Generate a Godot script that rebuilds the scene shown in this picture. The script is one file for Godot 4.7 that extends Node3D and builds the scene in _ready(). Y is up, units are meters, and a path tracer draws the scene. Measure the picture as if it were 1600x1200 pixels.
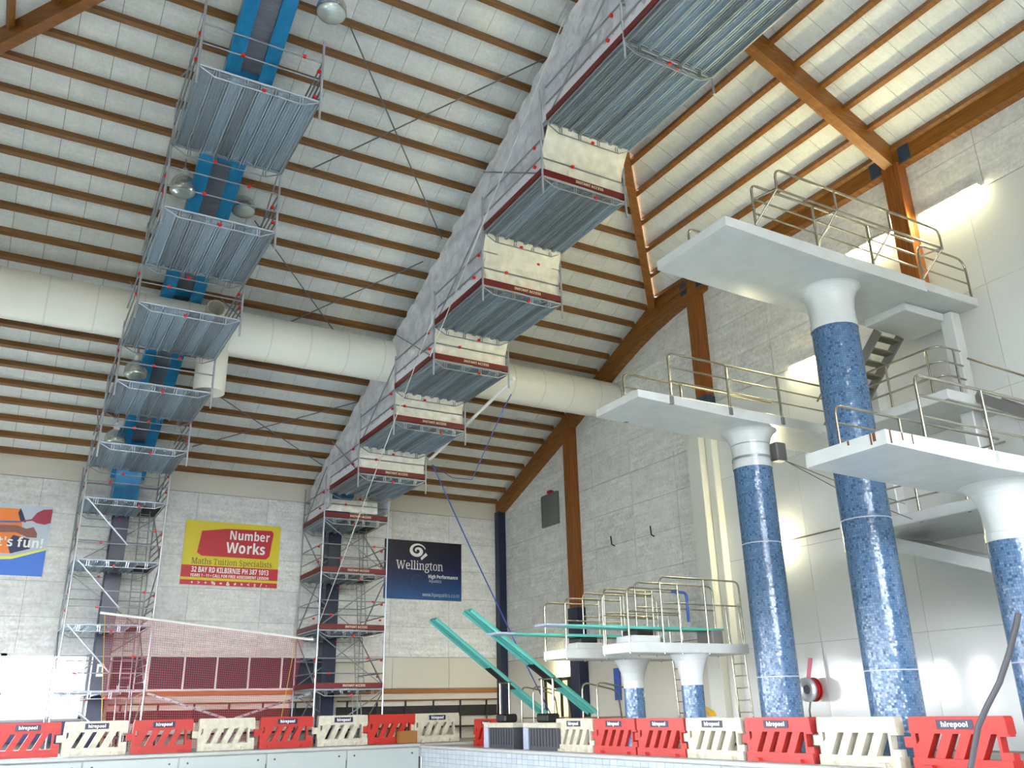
extends Node3D
# Indoor diving pool hall under repair. x runs along the end wall to the right, z towards the viewer, y up, metres.

const XL := -4.7
const XR := 19.0
const ZA := -34.1
const ZF := 12.0
const RIDGE_X := 7.15
const SA := 0.412      # slope of the hip end
const SB := 0.43       # slope of the long sides
const EAVE := 14.52    # purlin underside at the long walls
const HIP_Z := -22.4

var M := {}
var names := {}
var rng := RandomNumberGenerator.new()
var cam_pos := Vector3(0, 1, 0)
var cam_basis := Basis()
var focal := 1362.15

# ------------------------------------------------------------------ mesh building
class MB:
	var v := PackedVector3Array()
	var n := PackedVector3Array()
	var t := PackedVector2Array()

	func tri(a: Vector3, b: Vector3, c: Vector3, na: Vector3, nb: Vector3, nc: Vector3) -> void:
		v.append(a); v.append(c); v.append(b)
		n.append(na); n.append(nc); n.append(nb)
		t.append(Vector2.ZERO); t.append(Vector2.ZERO); t.append(Vector2.ZERO)

	func quad(a: Vector3, b: Vector3, c: Vector3, d: Vector3) -> void:
		var m := (b - a).cross(c - a)
		if m.length_squared() < 1e-14:
			m = (c - a).cross(d - a)
		m = m.normalized()
		tri(a, b, c, m, m, m)
		tri(a, c, d, m, m, m)

	func box(c: Vector3, s: Vector3, b := Basis()) -> void:
		var h := s * 0.5
		var p := []
		for i in 8:
			p.append(c + b * Vector3(h.x if i & 1 else -h.x, h.y if i & 2 else -h.y, h.z if i & 4 else -h.z))
		quad(p[1], p[3], p[7], p[5]); quad(p[0], p[4], p[6], p[2])
		quad(p[2], p[6], p[7], p[3]); quad(p[0], p[1], p[5], p[4])
		quad(p[4], p[5], p[7], p[6]); quad(p[0], p[2], p[3], p[1])

	func span(a: Vector3, b: Vector3) -> void:
		box((a + b) * 0.5, (b - a).abs())

	func bevel(a: Vector3, b: Vector3, e: float) -> void:
		# a box between two corners with chamfered edges
		var lo := Vector3(minf(a.x, b.x), minf(a.y, b.y), minf(a.z, b.z))
		var hi := Vector3(maxf(a.x, b.x), maxf(a.y, b.y), maxf(a.z, b.z))
		var i0 := lo + Vector3(e, e, e)
		var i1 := hi - Vector3(e, e, e)
		var f := func(ax: int, side: int) -> Array:
			var u := (ax + 1) % 3
			var w := (ax + 2) % 3
			var out := []
			for k in [[0, 0], [1, 0], [1, 1], [0, 1]]:
				var q := Vector3.ZERO
				q[ax] = hi[ax] if side else lo[ax]
				q[u] = i1[u] if k[0] else i0[u]
				q[w] = i1[w] if k[1] else i0[w]
				out.append(q)
			return out
		for ax in 3:
			var p: Array = f.call(ax, 1)
			quad(p[0], p[1], p[2], p[3])
			p = f.call(ax, 0)
			quad(p[3], p[2], p[1], p[0])
		for ax in 3:
			var u := (ax + 1) % 3
			var w := (ax + 2) % 3
			for su in 2:
				for sw in 2:
					var q := []
					for k in [[0, 0], [1, 0], [1, 1], [0, 1]]:
						var r := Vector3.ZERO
						r[ax] = i1[ax] if k[0] else i0[ax]
						if k[1]:
							r[u] = hi[u] if su else lo[u]
							r[w] = i1[w] if sw else i0[w]
						else:
							r[u] = i1[u] if su else i0[u]
							r[w] = hi[w] if sw else lo[w]
						q.append(r)
					var mid: Vector3 = (q[0] + q[2]) * 0.5 - (lo + hi) * 0.5
					mid[ax] = 0
					if (q[1] - q[0]).cross(q[2] - q[0]).dot(mid) < 0:
						q.reverse()
					quad(q[0], q[1], q[2], q[3])

	func beam(a: Vector3, b: Vector3, w: float, h: float, up := Vector3.UP) -> void:
		var z := (b - a).normalized()
		var x := up.cross(z).normalized()
		var y := z.cross(x)
		box((a + b) * 0.5, Vector3(w, h, (b - a).length()), Basis(x, y, z))

	func tube(pts: Array, r: float, seg := 8) -> void:
		var rings := []
		var dirs := []
		var x := Vector3.ZERO
		for i in pts.size():
			var d: Vector3 = pts[mini(i + 1, pts.size() - 1)] - pts[maxi(i - 1, 0)]
			d = d.normalized()
			if i == 0:
				x = (Vector3.UP if absf(d.y) < 0.9 else Vector3.RIGHT).cross(d).normalized()
			else:
				x = (x - d * x.dot(d)).normalized()
			var y := d.cross(x)
			var ring := []
			for k in seg:
				var g := TAU * k / seg
				ring.append(x * cos(g) + y * sin(g))
			rings.append(ring)
			dirs.append(d)
		for i in pts.size() - 1:
			for k in seg:
				var j := (k + 1) % seg
				var p: Vector3 = pts[i]
				var q: Vector3 = pts[i + 1]
				var a: Vector3 = rings[i][k]
				var b: Vector3 = rings[i][j]
				var c: Vector3 = rings[i + 1][j]
				var d: Vector3 = rings[i + 1][k]
				tri(p + a * r, p + b * r, q + c * r, a, b, c)
				tri(p + a * r, q + c * r, q + d * r, a, c, d)
		for e in [0, pts.size() - 1]:
			var m: Vector3 = -dirs[e] if e == 0 else dirs[e]
			for k in range(1, seg - 1):
				var o: Vector3 = pts[e]
				if e == 0:
					tri(o + rings[e][0] * r, o + rings[e][k + 1] * r, o + rings[e][k] * r, m, m, m)
				else:
					tri(o + rings[e][0] * r, o + rings[e][k] * r, o + rings[e][k + 1] * r, m, m, m)

	func lathe(prof: Array, c: Vector3, seg := 32, u_rep := 2.0, v_len := 1.5) -> void:
		# profile of (radius, height) from bottom to top, smooth round the axis
		for i in prof.size() - 1:
			var p: Vector2 = prof[i]
			var q: Vector2 = prof[i + 1]
			var dr := q - p
			var nr := Vector2(dr.y, -dr.x).normalized()
			for k in seg:
				var g0 := TAU * k / seg
				var g1 := TAU * (k + 1) / seg
				var e0 := Vector3(cos(g0), 0, -sin(g0))
				var e1 := Vector3(cos(g1), 0, -sin(g1))
				var a: Vector3 = c + e0 * p.x + Vector3(0, p.y, 0)
				var b: Vector3 = c + e1 * p.x + Vector3(0, p.y, 0)
				var d: Vector3 = c + e0 * q.x + Vector3(0, q.y, 0)
				var f := c + e1 * q.x + Vector3(0, q.y, 0)
				var n0 := e0 * nr.x + Vector3(0, nr.y, 0)
				var n1 := e1 * nr.x + Vector3(0, nr.y, 0)
				var s := t.size()
				tri(a, b, f, n0, n1, n1)
				tri(a, f, d, n0, n1, n0)
				var u0 := u_rep * k / seg
				var u1 := u_rep * (k + 1) / seg
				var v0 := -p.y / v_len
				var v1 := -q.y / v_len
				t[s] = Vector2(u0, v0); t[s + 1] = Vector2(u1, v1); t[s + 2] = Vector2(u1, v0)
				t[s + 3] = Vector2(u0, v0); t[s + 4] = Vector2(u0, v1); t[s + 5] = Vector2(u1, v1)

	func prism(poly: PackedVector2Array, o: Vector3, ex: Vector3, ey: Vector3, depth: Vector3) -> void:
		# polygon in the plane (ex, ey) from o, pulled out along depth
		var ids := Geometry2D.triangulate_polygon(poly)
		if ids.is_empty():
			return
		var m := depth.normalized()
		var flip := ex.cross(ey).dot(m) < 0
		if Geometry2D.is_polygon_clockwise(poly):
			flip = not flip
		var P := func(k: int) -> Vector3: return o + ex * poly[k].x + ey * poly[k].y
		for i in range(0, ids.size(), 3):
			var a: Vector3 = P.call(ids[i])
			var b: Vector3 = P.call(ids[i + 1])
			var c: Vector3 = P.call(ids[i + 2])
			if (b - a).cross(c - a).dot(m) < 0:
				var w := b
				b = c
				c = w
			tri(a + depth, b + depth, c + depth, m, m, m)
			tri(a, c, b, -m, -m, -m)
		for i in poly.size():
			var a: Vector3 = P.call(i)
			var b: Vector3 = P.call((i + 1) % poly.size())
			if flip:
				quad(b, a, a + depth, b + depth)
			else:
				quad(a, b, b + depth, a + depth)

	func mesh() -> ArrayMesh:
		var arr := []
		arr.resize(Mesh.ARRAY_MAX)
		arr[Mesh.ARRAY_VERTEX] = v
		arr[Mesh.ARRAY_NORMAL] = n
		arr[Mesh.ARRAY_TEX_UV] = t
		var m := ArrayMesh.new()
		m.add_surface_from_arrays(Mesh.PRIMITIVE_TRIANGLES, arr)
		return m

# ------------------------------------------------------------------ nodes
func numbered(called: String) -> String:
	var k: int = names.get(called, 0)
	names[called] = k + 1
	return called if k == 0 else "%s_%03d" % [called, k]

func tag(o: Node, label: String, category: String, group := "", kind := "") -> Node:
	if label: o.set_meta("label", label)
	if category: o.set_meta("category", category)
	if group: o.set_meta("group", group)
	if kind: o.set_meta("kind", kind)
	return o

func thing(called: String, base: Vector3, label: String, category: String, group := "") -> Node3D:
	var o := Node3D.new()
	o.name = numbered(called)
	add_child(o)
	o.position = base
	tag(o, label, category, group)
	return o

# a mesh in world coordinates under a thing (or at top level when parent is self)
func put(called: String, mb, mat: Material, parent: Node = self, label := "") -> MeshInstance3D:
	var o := MeshInstance3D.new()
	var mesh: Mesh = mb.mesh() if mb is MB else mb
	if mesh == null:
		return null
	o.mesh = mesh
	o.material_override = mat
	o.name = numbered(called) if parent == self else called
	parent.add_child(o, true)
	if parent != self:
		var off := Vector3.ZERO
		var p: Node = parent
		while p is Node3D and p != self:
			off += (p as Node3D).position
			p = p.get_parent()
		o.position = -off
	if label: o.set_meta("label", label)
	return o

# a shared mesh placed at a world position under a thing
func place(called: String, mesh: Mesh, mat: Material, parent: Node, at: Vector3, b := Basis()) -> MeshInstance3D:
	var o := put(called, mesh, mat, parent)
	o.position += at
	o.basis = b
	return o

func group_node(called: String, parent: Node3D) -> Node3D:
	var o := Node3D.new()
	o.name = called
	parent.add_child(o, true)
	return o

func struct(called: String, mb, mat: Material) -> MeshInstance3D:
	var o := put(called, mb, mat)
	o.set_meta("kind", "structure")
	return o

func words(s: String, size: float, font_name := "Droid Sans", weight := 400, italic := false, depth := 0.006) -> TextMesh:
	var f := SystemFont.new()
	f.font_names = PackedStringArray([font_name])
	f.font_weight = weight
	f.font_italic = italic
	var tm := TextMesh.new()
	tm.text = s
	tm.font = f
	tm.font_size = 48
	tm.pixel_size = size / 48.0
	tm.depth = depth
	tm.curve_step = 2.0
	return tm

func in_view(p: Vector3) -> bool:
	var q := cam_basis.inverse() * (p - cam_pos)
	if q.z > -1.0:
		return false
	var sx := 800 + focal * q.x / -q.z
	var sy := 600 - focal * q.y / -q.z
	return sx > -30 and sx < 1630 and sy > -30 and sy < 1230

# ------------------------------------------------------------------ materials
func noise_image(size: int, freq: float, octaves: int, seed_: int, stretch := Vector2.ONE) -> Image:
	var f := FastNoiseLite.new()
	f.seed = seed_
	f.noise_type = FastNoiseLite.TYPE_SIMPLEX_SMOOTH
	f.frequency = freq
	f.fractal_octaves = octaves
	var img := Image.create_empty(size, size, false, Image.FORMAT_RGB8)
	# seamless by mixing the four shifted copies
	for y in size:
		for x in size:
			var u := float(x) / size
			var w := float(y) / size
			var a := f.get_noise_2d(x * stretch.x, y * stretch.y)
			var b := f.get_noise_2d((x - size) * stretch.x, y * stretch.y)
			var c := f.get_noise_2d(x * stretch.x, (y - size) * stretch.y)
			var d := f.get_noise_2d((x - size) * stretch.x, (y - size) * stretch.y)
			var g := lerpf(lerpf(a, b, u), lerpf(c, d, u), w)
			g = clampf(0.5 + g * 0.8, 0, 1)
			img.set_pixel(x, y, Color(g, g, g))
	return img

func tinted(img: Image, lo: Color, hi: Color, gain := 1.0) -> ImageTexture:
	var out := Image.create_empty(img.get_width(), img.get_height(), false, Image.FORMAT_RGB8)
	for y in img.get_height():
		for x in img.get_width():
			var g := clampf(0.5 + (img.get_pixel(x, y).r - 0.5) * gain, 0, 1)
			out.set_pixel(x, y, lo.lerp(hi, g))
	out.generate_mipmaps()
	return ImageTexture.create_from_image(out)

func mat(name_: String, c: Color, rough := 0.6, metal := 0.0) -> StandardMaterial3D:
	var m := StandardMaterial3D.new()
	m.resource_name = name_
	m.albedo_color = c
	m.roughness = rough
	m.metallic = metal
	m.cull_mode = BaseMaterial3D.CULL_DISABLED
	M[name_] = m
	return m

func textured(name_: String, tex: Texture2D, scale_: Vector3, rough := 0.7, metal := 0.0) -> StandardMaterial3D:
	var m := mat(name_, Color.WHITE, rough, metal)
	m.albedo_texture = tex
	m.uv1_triplanar = true
	m.uv1_world_triplanar = true
	m.uv1_scale = scale_
	return m

func make_materials() -> void:
	var fine := noise_image(256, 0.09, 4, 3)
	var coarse := noise_image(256, 0.02, 5, 9)
	var streak := noise_image(256, 0.05, 4, 21, Vector2(0.15, 1.6))
	var wool := Image.create_empty(256, 256, false, Image.FORMAT_RGB8)
	for y in 256:
		for x in 256:
			var g := fine.get_pixel(x, y).r * 0.55 + coarse.get_pixel(x, y).r * 0.45
			var s := streak.get_pixel(x, y).r
			g = g * 0.68 + s * 0.32
			if fine.get_pixel((x * 3) % 256, (y * 5) % 256).r < 0.33: g -= 0.10
			wool.set_pixel(x, y, Color(g, g, g))
	textured("wall_wool", tinted(wool, Color(0.71, 0.71, 0.69), Color(0.99, 0.99, 0.97), 1.25), Vector3(0.33, 0.33, 0.33), 0.95)
	textured("wall_wool_b", tinted(wool, Color(0.695, 0.69, 0.675), Color(0.97, 0.97, 0.95), 1.25), Vector3(0.27, 0.27, 0.27), 0.95)
	textured("roof_panel", tinted(wool, Color(0.76, 0.77, 0.75), Color(0.97, 0.975, 0.95), 1.1), Vector3(0.5, 0.5, 0.5), 0.95)
	textured("roof_panel_b", tinted(wool, Color(0.735, 0.745, 0.725), Color(0.945, 0.95, 0.925), 1.1), Vector3(0.43, 0.43, 0.43), 0.95)
	mat("joint", Color(0.34, 0.34, 0.33), 0.95)
	mat("wall_backing", Color(0.52, 0.52, 0.50), 0.95)
	mat("smooth_white", Color(0.83, 0.835, 0.82), 0.12)
	mat("smooth_white_b", Color(0.815, 0.82, 0.81), 0.14)
	mat("wall_paint", Color(0.79, 0.77, 0.71), 0.5)
	mat("trim_white", Color(0.84, 0.84, 0.80), 0.45)
	textured("purlin_wood", tinted(streak, Color(0.39, 0.25, 0.11), Color(0.58, 0.40, 0.20), 1.3), Vector3(0.4, 0.8, 0.8), 0.55)
	var upright := noise_image(256, 0.05, 4, 33, Vector2(1.6, 0.12))
	textured("post_wood", tinted(upright, Color(0.41, 0.215, 0.05), Color(0.62, 0.365, 0.12), 1.3), Vector3(1.0, 0.4, 1.0), 0.45)
	textured("beam_wood", tinted(streak, Color(0.41, 0.24, 0.06), Color(0.61, 0.39, 0.13), 1.3), Vector3(0.8, 0.8, 0.4), 0.45)
	textured("blue_steel", tinted(coarse, Color(0.09, 0.43, 0.64), Color(0.19, 0.60, 0.82), 1.2), Vector3(0.4, 0.4, 0.4), 0.32)
	mat("navy_steel", Color(0.07, 0.12, 0.22), 0.35)
	mat("shoe_steel", Color(0.16, 0.24, 0.32), 0.4)
	textured("web_grey", tinted(streak, Color(0.48, 0.48, 0.51), Color(0.66, 0.66, 0.69)), Vector3(0.5, 0.5, 0.5), 0.6)
	textured("deck_zinc", tinted(wool, Color(0.50, 0.56, 0.60), Color(0.72, 0.78, 0.82), 0.55), Vector3(0.9, 0.6, 0.9), 0.42, 0.35)
	textured("deck_zinc_b", tinted(wool, Color(0.43, 0.47, 0.50), Color(0.65, 0.69, 0.71), 0.55), Vector3(0.8, 0.6, 0.8), 0.45, 0.35)
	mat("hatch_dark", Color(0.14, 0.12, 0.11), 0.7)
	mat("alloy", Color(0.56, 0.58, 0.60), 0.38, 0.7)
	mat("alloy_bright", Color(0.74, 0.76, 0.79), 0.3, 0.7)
	mat("clip_red", Color(0.86, 0.10, 0.09), 0.4)
	mat("toe_red", Color(0.40, 0.065, 0.075), 0.5)
	mat("print_pale", Color(0.85, 0.82, 0.72), 0.6)
	mat("steel", Color(0.66, 0.64, 0.58), 0.22, 0.9)
	var sh := textured("plastic", tinted(coarse, Color(0.80, 0.80, 0.83), Color(0.98, 0.98, 1.0), 1.8), Vector3(0.3, 0.3, 0.3), 0.35)
	sh.backlight = Color(0.3, 0.3, 0.31)
	sh.transparency = BaseMaterial3D.TRANSPARENCY_ALPHA
	sh.albedo_color = Color(1, 1, 1, 0.78)
	var rs := textured("plastic_lamplit", tinted(coarse, Color(0.80, 0.785, 0.73), Color(0.94, 0.93, 0.88), 1.4), Vector3(0.5, 0.5, 0.5), 0.4)  # same plastic as the side sheets, warm lamp light painted into the colour
	rs.backlight = Color(0.35, 0.35, 0.33)
	mat("plastic_hem", Color(0.90, 0.90, 0.93), 0.4)
	mat("duct", Color(0.93, 0.925, 0.88), 0.35)
	mat("duct_seam", Color(0.88, 0.87, 0.82), 0.35)
	textured("concrete_white", tinted(coarse, Color(0.74, 0.75, 0.74), Color(0.81, 0.82, 0.80)), Vector3(0.3, 0.3, 0.3), 0.27)
	mat("rust", Color(0.40, 0.22, 0.13), 0.8)
	mat("lamp_shell", Color(0.80, 0.82, 0.82), 0.22, 0.8)
	mat("lamp_inner", Color(0.80, 0.84, 0.82), 0.06, 0.5)
	mat("barrier_red", Color(0.66, 0.115, 0.06), 0.45)
	mat("barrier_pink", Color(0.69, 0.19, 0.165), 0.45)
	textured("barrier_white", tinted(coarse, Color(0.67, 0.64, 0.55), Color(0.79, 0.77, 0.70), 1.3), Vector3(0.7, 0.7, 0.7), 0.45)
	mat("plate_navy", Color(0.065, 0.075, 0.20), 0.4)
	mat("plate_red", Color(0.72, 0.13, 0.14), 0.4)
	mat("white", Color(0.92, 0.92, 0.90), 0.5)
	mat("tile_white", Color(0.70, 0.725, 0.735), 0.2)
	mat("tile_white_b", Color(0.675, 0.705, 0.72), 0.22)
	mat("grout", Color(0.50, 0.53, 0.54), 0.8)
	textured("pool_floor", tinted(coarse, Color(0.68, 0.72, 0.73), Color(0.78, 0.81, 0.81)), Vector3(0.3, 0.3, 0.3), 0.4)
	textured("deck_floor", tinted(wool, Color(0.55, 0.55, 0.53), Color(0.72, 0.71, 0.68)), Vector3(0.5, 0.5, 0.5), 0.6)
	mat("coping", Color(0.67, 0.67, 0.65), 0.45)
	mat("pool_panel", Color(0.655, 0.68, 0.665), 0.4)
	mat("board_green", Color(0.34, 0.69, 0.62), 0.45)
	mat("board_grip", Color(0.40, 0.75, 0.73), 0.7)
	mat("black", Color(0.045, 0.045, 0.05), 0.5)
	mat("grey_box", Color(0.24, 0.25, 0.27), 0.6)
	mat("box_pale", Color(0.62, 0.65, 0.72), 0.5)
	mat("tan_box", Color(0.55, 0.36, 0.16), 0.7)
	mat("banner_yellow", Color(0.83, 0.75, 0.06), 0.45)
	mat("banner_red", Color(0.72, 0.045, 0.12), 0.45)
	mat("banner_olive", Color(0.26, 0.25, 0.05), 0.5)
	mat("banner_grey", Color(0.72, 0.76, 0.80), 0.45)
	mat("banner_blue", Color(0.16, 0.42, 0.80), 0.45)
	mat("paddle_red", Color(0.62, 0.10, 0.22), 0.45)
	mat("skin_brown", Color(0.55, 0.36, 0.32), 0.6)
	mat("jacket_orange", Color(0.92, 0.50, 0.16), 0.5)
	mat("jacket_navy", Color(0.13, 0.16, 0.30), 0.5)
	mat("arc_yellow", Color(0.88, 0.89, 0.35), 0.5)
	mat("rope_blue", Color(0.22, 0.34, 0.66), 0.6)
	mat("rope_yellow", Color(0.80, 0.64, 0.20), 0.6)
	mat("rope_white", Color(0.86, 0.86, 0.84), 0.6)
	mat("net_red", Color(0.78, 0.20, 0.22), 0.6)
	mat("bench_dark", Color(0.085, 0.075, 0.085), 0.6)
	mat("rail_timber", Color(0.62, 0.38, 0.15), 0.5)
	mat("blind_navy", Color(0.075, 0.07, 0.17), 0.5)
	mat("louvre_grey", Color(0.40, 0.41, 0.40), 0.4)
	mat("alarm_red", Color(0.72, 0.10, 0.12), 0.4)
	mat("stair_olive", Color(0.38, 0.38, 0.30), 0.5)
	mat("stair_grey", Color(0.42, 0.41, 0.40), 0.45)
	mat("hose_grey", Color(0.28, 0.27, 0.28), 0.45)
	mat("tape_pink", Color(0.85, 0.50, 0.58), 0.5)
	mat("yellow", Color(0.80, 0.62, 0.10), 0.5)
	mat("ground_out", Color(0.45, 0.46, 0.42), 0.9)
	var g := mat("glass", Color(0.95, 0.98, 1.0, 0.08), 0.03)
	g.transparency = BaseMaterial3D.TRANSPARENCY_ALPHA
	var lamp := mat("tube_glow", Color(1, 1, 0.95), 0.5)
	lamp.emission_enabled = true
	lamp.emission = Color(1.0, 0.97, 0.76)
	lamp.emission_energy_multiplier = 55.0
	var room := mat("lit_room", Color(1, 0.95, 0.75), 0.6)
	room.emission_enabled = true
	room.emission = Color(1.0, 0.88, 0.55)
	room.emission_energy_multiplier = 0.8
	# the print of the navy banner: dark at its head, mid blue at its foot
	var gr := Gradient.new()
	gr.offsets = PackedFloat32Array([0.0, 0.45, 1.0])
	gr.colors = PackedColorArray([Color(0.055, 0.055, 0.115), Color(0.06, 0.08, 0.25), Color(0.11, 0.33, 0.54)])
	var img := Image.create_empty(8, 128, false, Image.FORMAT_RGB8)
	for y in 128:
		for x in 8:
			img.set_pixel(x, y, gr.sample(y / 127.0))
	var bm := mat("banner_navy", Color.WHITE, 0.4)
	bm.albedo_texture = ImageTexture.create_from_image(img)
	# mosaic of small glazed blue tiles, each tipped a little differently
	var mos := Image.create_empty(512, 512, false, Image.FORMAT_RGB8)
	var nor := Image.create_empty(512, 512, false, Image.FORMAT_RGB8)
	mos.fill(Color(0.24, 0.33, 0.43))
	nor.fill(Color(0.5, 0.5, 1.0))
	var r := RandomNumberGenerator.new()
	r.seed = 77
	for j in 32:
		for i in 32:
			var k := r.randf()
			var c := Color(0.275, 0.39, 0.51).lerp(Color(0.335, 0.455, 0.575), r.randf())
			if k < 0.12: c = Color(0.21, 0.315, 0.44)
			elif k > 0.94: c = Color(0.36, 0.48, 0.60)
			mos.fill_rect(Rect2i(i * 16 + 1, j * 16 + 1, 14, 14), c)
			var a := r.randfn(0.0, 0.024)
			var b := r.randfn(0.0, 0.024)
			nor.fill_rect(Rect2i(i * 16 + 1, j * 16 + 1, 14, 14), Color(0.5 + a, 0.5 + b, 1.0))
	mos.generate_mipmaps()
	var mm := mat("mosaic", Color.WHITE, 0.2)
	mm.albedo_texture = ImageTexture.create_from_image(mos)
	mm.normal_enabled = true
	mm.normal_texture = ImageTexture.create_from_image(nor)

# ------------------------------------------------------------------ start
func _ready() -> void:
	rng.seed = 4
	setup_camera_and_sky()
	make_materials()
	build_shell()
	build_roof()
	build_pool()
	build_frames()
	build_right_wall_timber()
	build_duct()
	build_towers()
	build_springboards()
	build_scaffold_left()
	build_scaffold_right()
	build_banners()
	build_barriers()
	build_lamps()
	build_details()

func setup_camera_and_sky() -> void:
	var yaw := deg_to_rad(30.027)
	var pitch := deg_to_rad(20.517)
	var roll := deg_to_rad(-1.304)
	var fwd := Vector3(sin(yaw) * cos(pitch), sin(pitch), -cos(yaw) * cos(pitch))
	var right := Vector3(cos(yaw), 0, sin(yaw))
	var up := right.cross(fwd)
	var r2 := right * cos(roll) + up * sin(roll)
	var u2 := -right * sin(roll) + up * cos(roll)
	cam_basis = Basis(r2, u2, -fwd)
	var cam := Camera3D.new()
	cam.name = "camera"
	add_child(cam)
	cam.transform = Transform3D(cam_basis, cam_pos)
	cam.fov = rad_to_deg(2 * atan(600.0 / focal))
	cam.near = 0.1
	cam.far = 300
	cam.current = true
	var e := Environment.new()
	e.tonemap_mode = Environment.TONE_MAPPER_LINEAR
	e.tonemap_exposure = 1.62
	e.background_mode = Environment.BG_SKY
	var sm := ProceduralSkyMaterial.new()
	sm.sky_top_color = Color(0.84, 0.88, 0.94)
	sm.sky_horizon_color = Color(0.96, 0.975, 1.0)
	sm.ground_horizon_color = Color(0.75, 0.77, 0.78)
	sm.ground_bottom_color = Color(0.55, 0.56, 0.55)
	sm.sky_energy_multiplier = 4.6
	sm.ground_energy_multiplier = 2.8
	sm.sun_angle_max = 0.0
	var sky := Sky.new()
	sky.sky_material = sm
	e.sky = sky
	e.sdfgi_enabled = true
	e.ssao_enabled = true
	e.ssil_enabled = true
	var we := WorldEnvironment.new()
	we.name = "world_environment"
	we.environment = e
	add_child(we)

func roof_a(z: float) -> float: # underside of the purlins on the hip end
	return 9.7 + SA * (z - ZA)

func panels(called: String, parent: Node3D, poly: PackedVector2Array, o: Vector3, ex: Vector3, ey: Vector3, out: Vector3, step: Vector2, start: Vector2, gap: float, thick: float, mats: Array, most := 300) -> void:
	# cuts the polygon into board-sized pieces, each a part of its own; the ones that show largest first, the rest joined
	var lo := poly[0]
	var hi := poly[0]
	for p in poly:
		lo = lo.min(p)
		hi = hi.max(p)
	var cells := []
	var full := MB.new()
	full.prism(PackedVector2Array([Vector2(gap, gap), Vector2(step.x - gap, gap), Vector2(step.x - gap, step.y - gap), Vector2(gap, step.y - gap)]), Vector3.ZERO, ex, ey, out * thick)
	var full_mesh := full.mesh()
	var y := start.y
	while y < hi.y:
		var x := start.x
		while x < hi.x:
			var c := PackedVector2Array([Vector2(x + gap, y + gap), Vector2(x + step.x - gap, y + gap), Vector2(x + step.x - gap, y + step.y - gap), Vector2(x + gap, y + step.y - gap)])
			var inside := true
			for p in c:
				if not Geometry2D.is_point_in_polygon(p, poly):
					inside = false
			if inside:
				var mid := o + ex * (x + step.x / 2) + ey * (y + step.y / 2)
				cells.append([cam_pos.distance_to(mid) + (0.0 if in_view(mid) else 1000.0), null, o + ex * x + ey * y])
			else:
				for piece in Geometry2D.intersect_polygons(c, poly):
					var mb := MB.new()
					mb.prism(piece, o, ex, ey, out * thick)
					if mb.v.size() > 0:
						var mid := o + ex * piece[0].x + ey * piece[0].y
						cells.append([cam_pos.distance_to(mid) + (0.0 if in_view(mid) else 1000.0), mb, Vector3.ZERO])
			x += step.x
		y += step.y
	cells.sort_custom(func(a, b): return a[0] < b[0])
	var rest := MB.new()
	for i in cells.size():
		var m: Material = mats[rng.randi() % mats.size()]
		if i < most:
			if cells[i][1] == null:
				place(called, full_mesh, m, parent, cells[i][2])
			else:
				put(called, cells[i][1], m, parent)
		else:
			var mb: MB = full if cells[i][1] == null else cells[i][1]
			for k in mb.v.size():
				rest.v.append(mb.v[k] + cells[i][2])
				rest.n.append(mb.n[k])
				rest.t.append(Vector2.ZERO)
	if rest.v.size() > 0:
		var o2 := put(called + "_field", rest, mats[0], parent)
		o2.set_meta("kind", "stuff")

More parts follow.
